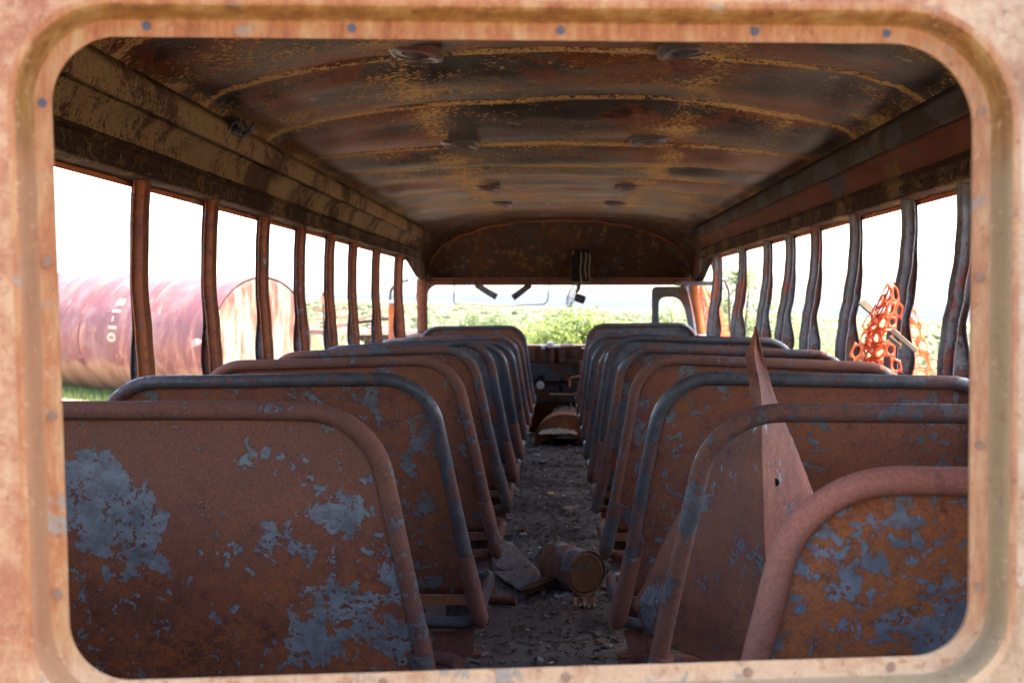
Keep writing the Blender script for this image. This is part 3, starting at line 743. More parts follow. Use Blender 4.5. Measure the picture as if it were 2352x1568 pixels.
LT = ['tube_rust', 'tube_grey', 'tube_rust', 'tube', 'tube_grey', 'tube_grey', 'tube_grey', 'tube', 'tube', 'tube_grey']
LP = ['panel_first', 'panel', 'panel_rust', 'panel', 'panel_grey', 'panel_grey', 'panel', 'panel_grey', 'panel', 'panel']
RT = ['tube_near', 'tube', 'tube_grey', 'tube_rust', 'tube', 'tube_grey', 'tube_grey', 'tube_grey', 'tube_grey', 'tube', 'tube_grey']
RP = ['panel_near', 'panel', 'panel_rust', 'panel', 'panel_grey', 'panel_grey', 'panel_grey', 'panel', 'panel_grey', 'panel', 'panel_grey']
LL = ['nearest seat of the left row, brown back with large blue-grey flaked patches',
      'second seat of the left row, smooth dark grey tube around a brown blotched back',
      'third seat of the left row, reddish tube, beside the bent sheet lying in the aisle',
      'fourth seat of the left row, tube half grey and half rust',
      'fifth seat of the left row, dark tube standing taller than the sunken sixth behind it',
      'sixth seat of the left row, lowered grey back tucked behind the taller fifth seat',
      'seventh seat of the left row, thin grey tube just beyond the sunken sixth',
      'eighth seat of the left row, rust-topped tube standing over the seventh',
      'ninth seat of the left row, last but one before the driver end, rusty tube',
      'foremost seat of the left row, whole back showing against the green windshield view']
RL = ['nearest seat of the right row, thick reddish tube rising at the lower right',
      'second seat of the right row, empty tube frame before the torn sheet',
      'third seat of the right row, soot-black tube around a brown spotted back',
      'fourth seat of the right row, plain rust-red tube just beyond the black one',
      'fifth seat of the right row, tube mottled rust and grey',
      'sixth seat of the right row, tall dark grey tube standing over the ones behind it',
      'seventh seat of the right row, sunken grey back partly hidden by the taller sixth seat',
      'eighth seat of the right row, slim grey tube two beyond the tall sixth',
      'ninth seat of the right row, slim dark tube close behind the last two',
      'tenth seat of the right row, last but one before the door',
      'foremost seat of the right row, dark back under the arched door window']
for i, a in enumerate(LEFT): seat('left', i, *a, LT[i], LP[i], LL[i])
for i, a in enumerate(RIGHT): seat('right', i, *a, RT[i], RP[i], RL[i], panel=(i != 1))

# ------------------------------------------------------------------ torn sheet
T = [(750, 1735, 2.36, 1735, 2.36, 1736, 2.36), (775, 1727, 2.35, 1735, 2.35, 1743, 2.36), (800, 1717, 2.34, 1731, 2.34, 1749, 2.36), (830, 1713, 2.33, 1733, 2.33, 1756, 2.36),
     (870, 1718, 2.32, 1742, 2.30, 1767, 2.36), (900, 1725, 2.32, 1747, 2.27, 1775, 2.37), (930, 1732, 2.33, 1750, 2.24, 1786, 2.38), (960, 1715, 2.40, 1749, 2.22, 1798, 2.40),
     (1000, 1672, 2.46, 1750, 2.20, 1815, 2.42), (1035, 1626, 2.52, 1750, 2.20, 1830, 2.43), (1090, 1602, 2.56, 1752, 2.20, 1851, 2.44), (1150, 1573, 2.60, 1754, 2.20, 1874, 2.45),
     (1200, 1548, 2.62, 1755, 2.21, 1892, 2.46), (1290, 1503, 2.64, 1758, 2.22, 1905, 2.46), (1390, 1455, 2.66, 1761, 2.23, 1910, 2.46), (1440, 1478, 2.64, 1763, 2.24, 1910, 2.46),
     (1480, 1535, 2.58, 1765, 2.24, 1910, 2.46), (1530, 1650, 2.42, 1767, 2.25, 1910, 2.46)]
rows = []
for k in range(0, (len(T) - 1) * 5 + 1):
    i, f = divmod(k, 5); f /= 5
    a = T[i]; b = T[min(i + 1, len(T) - 1)]
    q = [x + (y_ - x) * f for x, y_ in zip(a, b)]
    jag = 7 * mnoise.noise(Vector((q[0] * .05, 0, 0))) + 6 * mnoise.noise(Vector((q[0] * .25, 5, 0)))
    jag *= min(1, (q[0] - 750) / 60)
    Lp = W(q[1] + jag, q[0], q[2]); Cp = W(q[3], q[0], q[4]); Rp = W(q[5] + 2 * mnoise.noise(Vector((q[0] * .06, 9, 0))) * min(1, (q[0] - 750) / 60), q[0], q[6])
    row = []
    for t in range(12):
        u = t / 12; p = Lp.lerp(Cp, u); p.y += .025 * math.sin(math.pi * u) * min(1, max(0, (q[0] - 930) / 100)) - .03 * (u ** 8) * 0; row.append(p)
    row.append(Cp)
    for t in range(1, 9):
        u = t / 8; p = Cp.lerp(Rp, u); p.y += .012 * math.sin(math.pi * u); row.append(p)
    rows.append([p + Vector((0, .004 * mnoise.noise(p * 12), 0)) for p in row])
sheet = part('torn_sheet', MB().loft(rows), rust('torn sheet rust', dark=(.06, .022, .018), mid=(.125, .042, .028), hot=(.21, .075, .03), paint=(.095, .10, .11), amount=.40, pscale=7, flecks=.0, lift=.1, hotness=.9), None, solid=.003, origin=W(1750, 1500, 2.4), sharp=25)
tag(sheet, 'torn rusty sheet folded upright with a pointed tongue above the right seats', 'metal sheet')
def sheet_pt(px, py, y): return W(px, py, y)
part('rivet_hole', MB().disc(W(1781, 1107, 2.27), (-.6, -1, 0), .008, 14, .002), 'hole', None).parent = None  # black disc in place of a hole's dark inside
o = bpy.data.objects['rivet_hole']; o.parent = sheet
for vtx in o.data.vertices: vtx.co -= sheet.location

# ------------------------------------------------------------------ things in the aisle
ax = Vector((.10, -.155, 0)).normalized(); c1 = Vector((0, 0, 0))
cc = FL(1347, 1330, FLOOR + .08); cc = Vector(W(1347, 1312, 4.62)); rC = .087; cc.z = FLOOR + rC + .012
can = root('steel_can', (cc.x, cc.y, FLOOR), 'rusted steel can lying on its side in the aisle, lid towards us', 'can')
e1 = cc; e0 = cc - ax * .21; mb = MB()
u = Vector((0, 0, 1)); w = ax.cross(u)
def ringp(c_, r_, n=36): return [c_ + (u * math.cos(2 * math.pi * k / n) + w * math.sin(2 * math.pi * k / n)) * r_ * (1 + .015 * math.sin(3 * k * 2 * math.pi / n)) for k in range(n)]
mb.loft([ringp(e0, .001), ringp(e0, rC - .006), ringp(e0 - ax * .002, rC), ringp(e0 + ax * .004, rC + .002), ringp(e0 + ax * .008, rC - .001), ringp(e0 + ax * .07, rC - .0015), ringp(e0 + ax * .074, rC + .001), ringp(e0 + ax * .078, rC - .0015), ringp(e0 + ax * .14, rC - .001), ringp(e1 - ax * .008, rC - .001), ringp(e1 - ax * .004, rC + .002), ringp(e1, rC + .002), ringp(e1 + ax * .002, rC - .001), ringp(e1, rC - .003), ringp(e1 - ax * .006, rC - .005)], closed=True)
part('body', mb, 'can', can)
part('lid', MB().loft([ringp(e1 - ax * .006, .001), ringp(e1 - ax * .0055, .03), ringp(e1 - ax * .004, rC - .022), ringp(e1 - ax * .001, rC - .02), ringp(e1 - ax * .001, rC - .012), ringp(e1 - ax * .006, rC - .006)], closed=True), rust('can lid', dark=(.06, .03, .012), mid=(.085, .042, .022), hot=(.16, .09, .035), amount=.2), can)
part('handle', MB().tube([e1 + ax * .004 + u * .05 + w * .06, e1 + ax * .012, e1 + ax * .004 - u * .065 - w * .05], .0018, 6), 'iron', can)

def floor_thing(name, mb, mat, label, cat, at, solid=0, bevel=0, smooth=True):
    o = part(name, mb, mat, None, solid=solid, bevel=bevel, origin=(at.x, at.y, FLOOR), smooth=smooth); return tag(o, label, cat)
# bent plate
def G(px, py, up=0): q = FL(px, py, FLOOR + up); return q
def sheetgrid(A, B, C_, D, n=10, amp=.01, seed=0):
    return [[(A.lerp(B, i / n)).lerp(D.lerp(C_, i / n), j / n) + Vector((0, 0, amp * fbm(Vector((i * .4 + seed, j * .4, seed))))) for i in range(n + 1)] for j in range(n + 1)]
mb = MB().loft(sheetgrid(G(1128, 1232, .16), G(1180, 1250, .10), G(1228, 1300, .06), G(1130, 1312, .03)))
mb.loft(sheetgrid(G(1130, 1312, .03), G(1228, 1300, .06), G(1262, 1334, .035), G(1210, 1366, .012), seed=3))
floor_thing('bent_plate', mb, 'plate', 'bent grey-brown steel plate lying in the aisle left of the can', 'metal plate', G(1190, 1330), solid=.004)
a, b = G(1204, 1352, .045), G(1274, 1322, .075)
mb = MB().bar(a, b, .05, .004).bar(a + Vector((-.01, -.02, -.012)), b + Vector((-.01, -.02, -.012)), .004, .03).bar(a + Vector((.01, .02, -.012)), b + Vector((.01, .02, -.012)), .004, .03)
floor_thing('steel_channel', mb, 'iron', 'short dark steel channel leaning on the plate in front of the can', 'metal bar', (a + b) / 2, bevel=.001)
a, b = FL(1068, 1372, FLOOR + .03), FL(1186, 1380, FLOOR + .03)
floor_thing('pipe_stub', MB().tube(resample([a, b], .02), .018, 12, jit=.1), 'tube_rust', 'brown rusted pipe stub sticking out from under the left seats', 'pipe', (a + b) / 2)
mb = MB().loft(sheetgrid(G(1290, 1165, .02), G(1338, 1155, .03), G(1346, 1162, .01), G(1300, 1178, .01), 6, .004))
floor_thing('rusty_scrap', mb, 'can', 'flat reddish scrap piece lying far up the aisle beyond the can', 'metal scrap', G(1318, 1166), solid=.004)
mb = MB()
for k in range(5):
    mb.loft(sheetgrid(G(1315 + k * 11, 1372, .03 - .01 * (k % 2)), G(1326 + k * 11, 1370, .02 + .015 * (k % 2)), G(1330 + k * 11, 1392, .012), G(1318 + k * 11, 1396, .02), 4, .008, k))
floor_thing('crushed_tin', mb, 'can', 'crushed brown tin scrap lying in the aisle just before the can', 'metal scrap', G(1345, 1385), solid=.003)
mb = MB()
for k in range(14):
    p = G(1280 + k * 4.5, 1368 - k * .6, .012); mb.box(p, (rnd.uniform(.01, .035), .012, .008), Matrix.Rotation(rnd.uniform(-.5, .5), 3, 'Z') @ Matrix.Rotation(rnd.uniform(-.5, .5), 3, 'Y'))
floor_thing('charred_splinter', mb, 'ash', 'pale ash-white splintered strip lying at the foot of the can', 'wood piece', G(1310, 1364), smooth=False)
def rock(name, c_, r_, mat, label, cat, sq=.6):
    import bmesh
    bm = bmesh.new(); bmesh.ops.create_icosphere(bm, subdivisions=3, radius=1)
    vs = [Vector((v_.co.x, v_.co.y, v_.co.z * sq)) * r_ * (1 + .35 * mnoise.noise(v_.co * 1.7 + c_ * 3)) + c_ for v_ in bm.verts]
    fs = [[q.index for q in f.verts] for f in bm.faces]; bm.free()
    mb = MB().add(vs, fs); o = part(name, mb, mat, None, origin=c_, sharp=60); return tag(o, label, cat)
rock('stone', G(1264, 1133, .01), .022, 'stone', 'small tan stone in the middle of the aisle', 'stone')
rock('ash_lump', G(1234, 1012, .02), .045, 'ash', 'white lump of ash at the left foot of the engine cover', 'ash lump')
rock('ash_lump', G(1330, 1014, .02), .035, 'ash', 'pale lump of ash at the right foot of the engine cover', 'ash lump')
# cloth draped on the engine cover, and the second one behind it
def cloth(y0, y1, px0, px1, pyt, pyb, label, seed):
    rows = []
    for j in range(13):
        v_ = j / 12; r_ = []
        for i in range(25):
            t = i / 24; px = px0 + (px1 - px0) * t; e = math.sin(math.pi * t) ** .5
            py = pyb + (pyt - pyb) * v_ * e + .5 * math.sin(t * 17 + seed)
            p = W(px, py, y0 + (y1 - y0) * v_); p.z += .012 * fbm(Vector((t * 7, v_ * 4, seed))); r_.append(p)
        rows.append(r_)
    o = part('charred_cloth', MB().loft(rows), 'cloth', None, origin=rows[6][12], solid=.006); tag(o, label, 'cloth')
cloth(9.40, 9.62, 1238, 1326, 972, 996, 'dirty white cloth lying on the front edge of the engine cover', 1)
cloth(10.15, 10.35, 1268, 1330, 930, 950, 'grey burnt cloth bundle behind the engine cover below the dashboard', 4)
# bits on the dash
mb = MB().tube([W(1243, 797, 10.25), W(1252, 796, 10.25)], .022, 10, jit=.5).tube([W(1256, 791, 10.25), W(1270, 792, 10.25)], .026, 10, jit=.4).tube([W(1268, 795, 10.25), W(1288, 795, 10.25)], .011, 8)
tag(part('melted_lump', mb, 'white', None, origin=W(1262, 797, 10.25)), 'bright white melted lump on the dashboard edge above the aisle', 'melted metal')
tag(part('bleached_tube', MB().tube([W(1288, 794, 10.25), W(1316, 793, 10.25)], .013, 10), 'pink', None, origin=W(1300, 797, 10.25)), 'pale pink tube lying on the dashboard edge beside the white lump', 'tube')
tag(part('white_strip', MB().bar(W(1336, 799, 10.2), W(1364, 803, 10.2), .03, .014), 'white', None, origin=W(1350, 801, 10.2), bevel=.003), 'narrow white strip lying on the right part of the dashboard edge', 'metal strip')
# fan hanging from the header
fan = root('cab_fan', W(1322, 655, 10.0), 'small dark cab fan with wire cage hanging at the top of the windshield', 'fan')
part('bracket', MB().tube([W(1330, 648, 10.0), W(1329, 664, 10.0), W(1324, 672, 9.98)], lambda t: .018 - .008 * t, 8), 'iron', fan)
mot = W(1333, 686, 9.98); dv = Vector((-1, -.1, .35)).normalized()
part('motor', MB().tube([mot - dv * .04, mot - dv * .035, mot + dv * .03, mot + dv * .035, mot + dv * .05], lambda t: .022 if t in (0,) else (.034 if t < .8 else .015), 14), 'iron', fan)
mb = MB(); hub = mot + dv * .06; uu = dv.orthogonal().normalized(); ww = dv.cross(uu)
for rr, of in ((.10, .015), (.085, -.005), (.085, .035), (.05, .045), (.03, -.015)):
    mb.tube([hub + dv * of + (uu * math.cos(k * math.pi / 10) + ww * math.sin(k * math.pi / 10)) * rr for k in range(20)], .0018, 5, closed=True)
for k in range(12):
    d = uu * math.cos(k * math.pi / 6) + ww * math.sin(k * math.pi / 6)
    mb.tube([hub - dv * .02 + d * .02, hub - dv * .005 + d * .08, hub + dv * .015 + d * .10, hub + dv * .035 + d * .085, hub + dv * .045 + d * .03], .0014, 5)
part('cage', mb, 'rod', fan)

# ------------------------------------------------------------------ orange safety mesh
def plastic(name, c0, c1, tc, f):
    s = NT(name, .45, .4); v = s.coord()
    s.color(s.mix(s.noise(v, 6, 4), c0, c1))
    tr = s.new('ShaderNodeBsdfTranslucent'); s.put(tr.inputs[0], tc)
    mx = s.new('ShaderNodeMixShader'); mx.inputs[0].default_value = f
    s.l.new(s.b.outputs[0], mx.inputs[1]); s.l.new(tr.outputs[0], mx.inputs[2]); s.l.new(mx.outputs[0], s.out.inputs[0]); return s.m
M['mesh'] = plastic('orange plastic mesh', (.62, .070, .012), (.75, .12, .03), (.9, .2, .06), .3)
M['mesh_pale'] = plastic('backlit pale orange mesh', (.74, .27, .14), (.80, .34, .19), (.98, .50, .32), .5)  # paler orange copy, light coming through from behind put into the colour
def net(fn, nu, nv, hole=.72, seed=0):
    rr = random.Random(seed); mb = MB()
    for j in range(nv):
        for i in range(nu):
            if rr.random() < .02: continue
            off = .5 * (j % 2)
            k = 16; outer, inn = [], []
            hx = hole * rr.uniform(.72, 1.1); hy = hole * rr.uniform(.72, 1.08)
            for q in range(k):
                a = 2 * math.pi * q / k + math.pi / 4; ca, sa = math.cos(a), math.sin(a); m_ = max(abs(ca), abs(sa))
                outer.append(((i + off + .5 + .5 * ca / m_) / nu, (j + .5 + .5 * sa / m_) / nv))
                inn.append(((i + off + .5 + .5 * ca * hx) / nu, (j + .5 + .5 * sa * hy) / nv))
            def wp(p):
                q = Vector((p[0] * nu * .6 + seed, p[1] * nv * .6, 0)); return fn(p[0] + .30 / nu * mnoise.noise(q), p[1] + .38 / nv * mnoise.noise(q + Vector((9, 9, 0))))
            vs = [wp(p) for p in outer] + [wp(p) for p in inn]
            mb.add(vs, [(q, (q + 1) % k, k + (q + 1) % k, k + q) for q in range(k)])
    return mb
def edge(tab, v_): return interp(v_, tab)
def wide(u, v_):
    l = edge([(0, 2036), (.3, 1982), (.7, 1935), (1, 1890)], v_); r_ = edge([(0, 2062), (.12, 2092), (.4, 2122), (.7, 2160), (1, 2195)], v_)
    y = 4.32 + .05 * math.sin(u * 11 + v_ * 3) * (.3 + v_) + .03 * math.sin(u * 23 + 1)
    return W(l + (r_ - l) * u + 4 * math.sin(v_ * 9 + u * 5), 652 + 300 * v_ + 8 * math.sin(u * 6), y)
def wrap(u, v_):
    l = edge([(0, 2024), (.12, 2008), (.5, 1988), (1, 1968)], v_); r_ = edge([(0, 2062), (.12, 2064), (.5, 2056), (1, 2058)], v_)
    y = 4.02 - .03 * math.sin(math.pi * min(1, max(0, u))) + .006 * math.sin(v_ * 20 + u * 4)
    top = 10 * (u - .5) ** 2 * 4 + (10 * (1 - u) if u < .5 else -6 * (u - .5))
    return W(l + (r_ - l) * u, 660 + 290 * v_ + top * (1 - v_), y)
mo = root('safety_mesh', W(2040, 850, 4.2), 'torn bright orange safety mesh draped round a right-hand window post', 'safety mesh', None)
part('drape', net(wide, 7, 9, .80, 2), 'mesh_pale', mo, solid=.0025)
part('wrapped_fold', net(wrap, 3, 9, .80, 5), 'mesh', mo, solid=.003)
mb = MB()
for k in range(26):
    v_ = k / 25; p = W(2012 - 45 * v_, 700 + 230 * v_, 4.10)
    mb.tube([p, p + Vector((rnd.uniform(-.02, .03), 0, -.03)), p + Vector((rnd.uniform(-.03, .02), .01, -.06))], .003, 5)
part('bunched_strands', mb, 'mesh', mo)
def far(u, v_):
    l = edge([(0, 1606), (1, 1600)], v_); r_ = edge([(0, 1616), (.3, 1650), (.65, 1676), (1, 1708)], v_)
    return W(l + (r_ - l) * u, 652 + 160 * v_, 10.9 + .12 * math.sin(u * 9 + v_ * 2))
mb = net(far, 10, 15, .5, 9)
o = part('safety_mesh', mb, 'mesh_pale', None, solid=.004, origin=W(1650, 800, 10.9)); tag(o, 'pale orange safety mesh hanging outside near the front door', 'safety mesh')
def plank(a, b, w_, h_, label, extra=None):
    n = 10; rows = []
    d = (b - a).normalized(); sd = Vector((0, 1, 0)); up = d.cross(sd).normalized()
    for i in range(n + 1):
        t = i / n; p = a.lerp(b, t); q = 1 + .15 * mnoise.noise(Vector((t * 6, a.x, 0)))
        rows.append([p + sd * sx_ * w_ / 2 * q + up * sz_ * h_ / 2 * q for sx_, sz_ in ((-1, -1), (1, -1), (1, 1), (-1, 1))])
    mb = MB().loft(rows, closed=True); mb.f += [(3, 2, 1, 0), tuple(4 * n + k for k in range(4))]
    if extra: mb.bar(a.lerp(b, .08) + extra, a.lerp(b, .55) + extra, w_, h_ * .9)
    return tag(part('wood_stick', mb, 'wood', None, origin=(a + b) / 2, bevel=.002), label, 'wood stick')
plank(W(2046, 757, 3.94), W(2104, 806, 3.90), .02, .016, 'split grey stick poked through the front of the orange mesh', Vector((-.012, 0, -.018)))
plank(W(1978, 692, 4.3), W(2012, 722, 4.22), .025, .026, 'pale stick end showing left of the orange mesh')

# ------------------------------------------------------------------ outside
TX, TY, G0 = -.036, -.005, -2.1
def gz(x, y):
    r = math.hypot(x, y); z = G0 + TX * x + TY * y
    # slope rising to the left, gentle rolls
    z += max(0, -x - 12) * .012 * min(1, max(0, (r - 20) / 200)) if False else 0
    z += min(1, max(0, r - 14) / 60) * .35 * fbm(Vector((x * .02, y * .02, 0)))
    z -= .00006 * min(r, 4000) ** 1.25 * 0
    z += min(r, 5000) * .0028 * fbm(Vector((x * .0011, y * .0011, 4)), 3) * min(1, r / 300)
    return z
rows = []
rad = [0, 1.5, 3, 5, 7, 9, 12, 15, 19, 24, 30, 38, 48, 60, 75, 95, 120, 150, 190, 240, 300, 380, 480, 600, 760, 950, 1200, 1500, 1900, 2400, 3000, 4000, 5500, 8000, 12000, 17000, 24000]
NA = 180
vs, fs = [Vector((0, 0, gz(0, 0)))], []
for r_ in rad[1:]:
    for k in range(NA):
        a = 2 * math.pi * k / NA; x, y = r_ * math.sin(a), r_ * math.cos(a); vs.append(Vector((x, y, gz(x, y))))
for k in range(NA): fs.append((0, 1 + (k + 1) % NA, 1 + k))
for j in range(len(rad) - 2):
    for k in range(NA):
        k2 = (k + 1) % NA; fs.append((1 + j * NA + k, 1 + j * NA + k2, 1 + (j + 1) * NA + k2, 1 + (j + 1) * NA + k))
s = NT('desert ground', .95, .1); v = s.coord(False)
n1 = s.noise(v, .35, 8, .65); n2 = s.noise(v, .035, 8, .7, .5); n3 = s.noise(v, 6, 8, .7); n4 = s.noise(v, .004, 6, .7)
sand = s.mix(n3, (.25, .175, .11), (.36, .265, .18)); gr = s.mix(n3, (.085, .11, .035), (.16, .18, .06))
dist = s.vm('LENGTH', v, (0, 0, 0))
thr = s.step(dist, 22, 60)
c = s.mix(s.step(s.math('ADD', s.math('ADD', s.math('MULTIPLY', n1, .5), s.math('MULTIPLY', n2, .5)), s.math('MULTIPLY', thr, .22)), .60, .70), sand, gr)
c = s.mix(s.math('MULTIPLY', s.step(n4, .52, .58), s.step(dist, 300, 900)), c, (.24, .19, .12))
s.color(c); s.bump(n3, .3, .05); M['ground'] = s.m
struct(part('ground', MB().add(vs, fs), 'ground', None, sharp=180))
# hills
def hills(name, dist, segs, a0, a1, hfun, mat, depth):
    rows = [[], [], [], []]
    for k in range(segs + 1):
        a = a0 + (a1 - a0) * k / segs; h = hfun(a)
        for j, (dd, hh) in enumerate(((0, -40), (depth * .5, h * .6), (depth, h), (depth * 1.6, -60))):
            r_ = dist + dd; x, y = r_ * math.sin(a), r_ * math.cos(a)
            rows[j].append(Vector((x, y, G0 + TX * x + TY * y + hh + (fbm(Vector((a * 60, j * 2, 1))) * h * .12 if j in (1, 2) else 0))))
    return struct(part(name, MB().loft(rows), mat, None, sharp=180))
M['hill'] = simple('far hill', (.035, .037, .04), .95, .3, .002)
def hf(a):
    d = math.degrees(a)
    return 15000 * (.0045 + .0095 * math.exp(-((d + 1) / 6.5) ** 2) + .0125 * math.exp(-((d - 15.5) / 3.2) ** 2) + .013 * math.exp(-((d - 22.5) / 4) ** 2) + .007 * math.exp(-((d - 9) / 4) ** 2)
                    + .0022 * fbm(Vector((d * .22, 0, 3)), 5))
hills('mountains', 15000, 240, R(-40), R(45), hf, 'hill', 2500)

# leaves
def leafmat(name, a, b, tl=.35):
    s = NT(name, .7, .2); v = s.coord(False)
    c = s.mix(s.noise(v, 2.5, 5, .6), a, b); s.color(c)
    tr = s.new('ShaderNodeBsdfTranslucent'); s.put(tr.inputs[0], s.mix(.5, c, (.30, .40, .08)))
    mx = s.new('ShaderNodeMixShader'); mx.inputs[0].default_value = tl
    s.l.new(s.b.outputs[0], mx.inputs[1]); s.l.new(tr.outputs[0], mx.inputs[2]); s.l.new(mx.outputs[0], s.out.inputs[0])
    return s.m
M['leaf'] = leafmat('yellow green leaf', (.09, .115, .04), (.16, .185, .07), .5)
M['leaf_hazed'] = leafmat('hazed grey green leaf', (.19, .21, .14), (.28, .30, .21), .5)  # haze painted in as a paler, duller leaf colour
M['leaf_dark'] = leafmat('dull green leaf', (.09, .115, .06), (.16, .18, .10))
M['bark'] = simple('branch bark', (.10, .075, .055), .9)
M['grass'] = leafmat('grass blade', (.07, .105, .035), (.13, .16, .06))
def bush(at, wid, hei, n, lmat, label, name='bush', cat='bush', leaf=.06, open_=.5, sub=14, trunk=False, seed=0):
    g = random.Random(seed); o = root(name, at, label, cat)
    mb = MB(); mt = MB(); clumps = []
    for _ in range(sub):
        a = g.uniform(0, 6.28); rr = wid * .5 * math.sqrt(g.random()) * .85; hh = hei * g.uniform(.25 if not trunk else .4, .92) * (1 - .35 * (rr / (wid * .5)) ** 2)
        clumps.append((Vector((rr * math.cos(a), rr * math.sin(a), hh)), g.uniform(.16, .30) * wid * (1.1 if not trunk else .8)))
    for c_, q in clumps:
        mt.tube([at + Vector((0, 0, -.05)) + Vector((c_.x * .1, c_.y * .1, 0)), at + Vector((c_.x * .4, c_.y * .4, c_.z * .5)), at + c_ * .97], lambda t: .012 + .03 * (1 - t), 5)
    for _ in range(n):
        c_, q = g.choice(clumps)
        d = Vector((g.gauss(0, 1), g.gauss(0, 1), g.gauss(0, .8))); d.normalize(); d *= q * g.random() ** open_
        p = at + c_ + d
        if p.z < at.z + .02: continue
        m3 = Matrix.Rotation(g.uniform(0, 6.3), 3, 'Z') @ Matrix.Rotation(g.uniform(-1.2, 1.2), 3, 'X')
        l = leaf * g.uniform(.6, 1.4); w_ = l * .38
        mb.add([p + m3 @ Vector(k) for k in ((0, 0, 0), (w_, l * .5, 0), (0, l, l * .15), (-w_, l * .5, 0))], [(0, 1, 2, 3)])
    part('trunk' if trunk else 'stems', mt, 'bark', o)
    part('crown' if trunk else 'foliage', mb, lmat, o, smooth=False)
    return o
def gp(px, y, dz_=0):                        # stands on the ground at photo column px, depth y
    q = W(px, 692, y); return Vector((q.x, q.y, gz(q.x, q.y) + dz_))
bush(gp(1270, 21), 1.9, 2.15, 9000, 'leaf', 'bright yellow-green bush filling the middle of the windshield view', leaf=.075, seed=1, sub=22)
bush(gp(1375, 24), 1.6, 2.1, 6000, 'leaf', 'yellow-green bush right of the middle one in the windshield', leaf=.075, seed=2, sub=16)
bush(gp(1200, 30), 1.8, 1.4, 5000, 'leaf', 'lower green bush left of the middle one in the windshield', leaf=.08, seed=3, sub=16)
bush(gp(1115, 46), 2.0, 1.8, 3500, 'leaf_dark', 'dull grey-green bush farther off at the left of the windshield', leaf=.10, seed=4)
bush(gp(1040, 34), 2.6, .9, 3500, 'leaf', 'low bright green bush at the windshield left corner', leaf=.09, seed=5)
bush(gp(1470, 36), 2.4, 1.3, 4000, 'leaf_hazed', 'pale bush in the right part of the windshield', leaf=.09, seed=6)
bush(gp(1690, 17), 2.1, 3.1, 7000, 'leaf_hazed', 'tall airy pale tree seen between the front right posts', 'tree', 'tree', .06, .8, 20, True, 7)
bush(gp(1590, 26), 2.0, 2.7, 4500, 'leaf_hazed', 'pale tree seen through the arched door window', 'tree', 'tree', .07, .7, 16, True, 17)
bush(gp(1760, 22), 2.2, 1.9, 4500, 'leaf', 'green bush between the fourth and fifth right posts from the front', leaf=.07, seed=8)
bush(gp(1870, 19), 2.0, 1.7, 4500, 'leaf', 'green bush seen left of the orange mesh post', leaf=.065, seed=9)
bush(gp(1985, 16), 2.0, 1.55, 4500, 'leaf', 'green bush seen behind the orange mesh', leaf=.06, seed=10)
bush(gp(2110, 14), 1.7, 1.5, 4500, 'leaf', 'green bush seen right of the orange mesh', leaf=.055, seed=11)
bush(gp(2230, 12), 1.5, 1.75, 4500, 'leaf', 'bright green bush at the far right beside the window edge', leaf=.05, seed=12)
bush(gp(1930, 34), 4.0, 2.0, 4000, 'leaf_hazed', 'hazy pale bush farther off on the right', leaf=.09, seed=13)
bush(gp(760, 30), 1.2, .5, 1500, 'leaf_dark', 'low dark green tuft under the scrap trailer', leaf=.06, seed=14)
# far scrub as one mass
g = random.Random(3); mb = MB()
for _ in range(2600):
    a = g.uniform(R(-34), R(34)); r_ = 36 * (28 ** g.random()); x, y = r_ * math.sin(a), r_ * math.cos(a)
    q = g.uniform(.4, .95) * (1 + r_ / 1600); c_ = Vector((x, y, gz(x, y)))
    n = 7
    for k in range(3):
        cc_ = c_ + Vector((g.uniform(-q, q) * .7, g.uniform(-q, q) * .7, 0)); top = cc_ + Vector((0, 0, q * g.uniform(.7, 1.2)))
        ring = [cc_ + Vector((math.cos(6.28 * i / n) * q * g.uniform(.5, .9), math.sin(6.28 * i / n) * q * g.uniform(.5, .9), q * g.uniform(.2, .6))) for i in range(n)]
        low = [p * 1.0 - Vector((0, 0, q * .7)) for p in ring]
        mb.add([top] + ring + low, [(0, 1 + i, 1 + (i + 1) % n) for i in range(n)] + [(1 + i, 1 + n + i, 1 + n + (i + 1) % n, 1 + (i + 1) % n) for i in range(n)])
scr_ = part('scrub', mb, 'leaf_dark', None, smooth=False); M['scrubm'] = leafmat('far scrub', (.11, .12, .065), (.175, .18, .095), .3)  # scrub colour paled to carry the haze of distance
s = M['scrubm']; scr_.data.materials[0] = s
tag(scr_, 'pale green desert scrub covering the plain to the horizon', 'scrub'); scr_['kind'] = 'stuff'
# grass along the tank
mb = MB(); g = random.Random(5)
AX_ = Vector((-.84, .545, 0)); SD_ = Vector((-.545, -.84, 0)); TC_ = W(603, 780, 22.4)
for _ in range(11000):
    q = TC_ + AX_ * g.uniform(-1.2, 9) + SD_ * (.55 + 1.1 * g.random() ** 1.6 + .3 * g.random())
    z = gz(q.x, q.y); h = g.uniform(.05, .2); w_ = .012
    a = g.uniform(0, 3.1); d = Vector((math.cos(a), math.sin(a), 0)) * w_; t = Vector((g.uniform(-.05, .05), g.uniform(-.05, .05), h))
    p = Vector((q.x, q.y, z)); mb.add([p - d, p + d, p + t], [(0, 1, 2)])
gr_ = part('grass', mb, 'grass', None, smooth=False); tag(gr_, 'strip of green grass growing along the foot of the tank', 'grass'); gr_['kind'] = 'stuff'

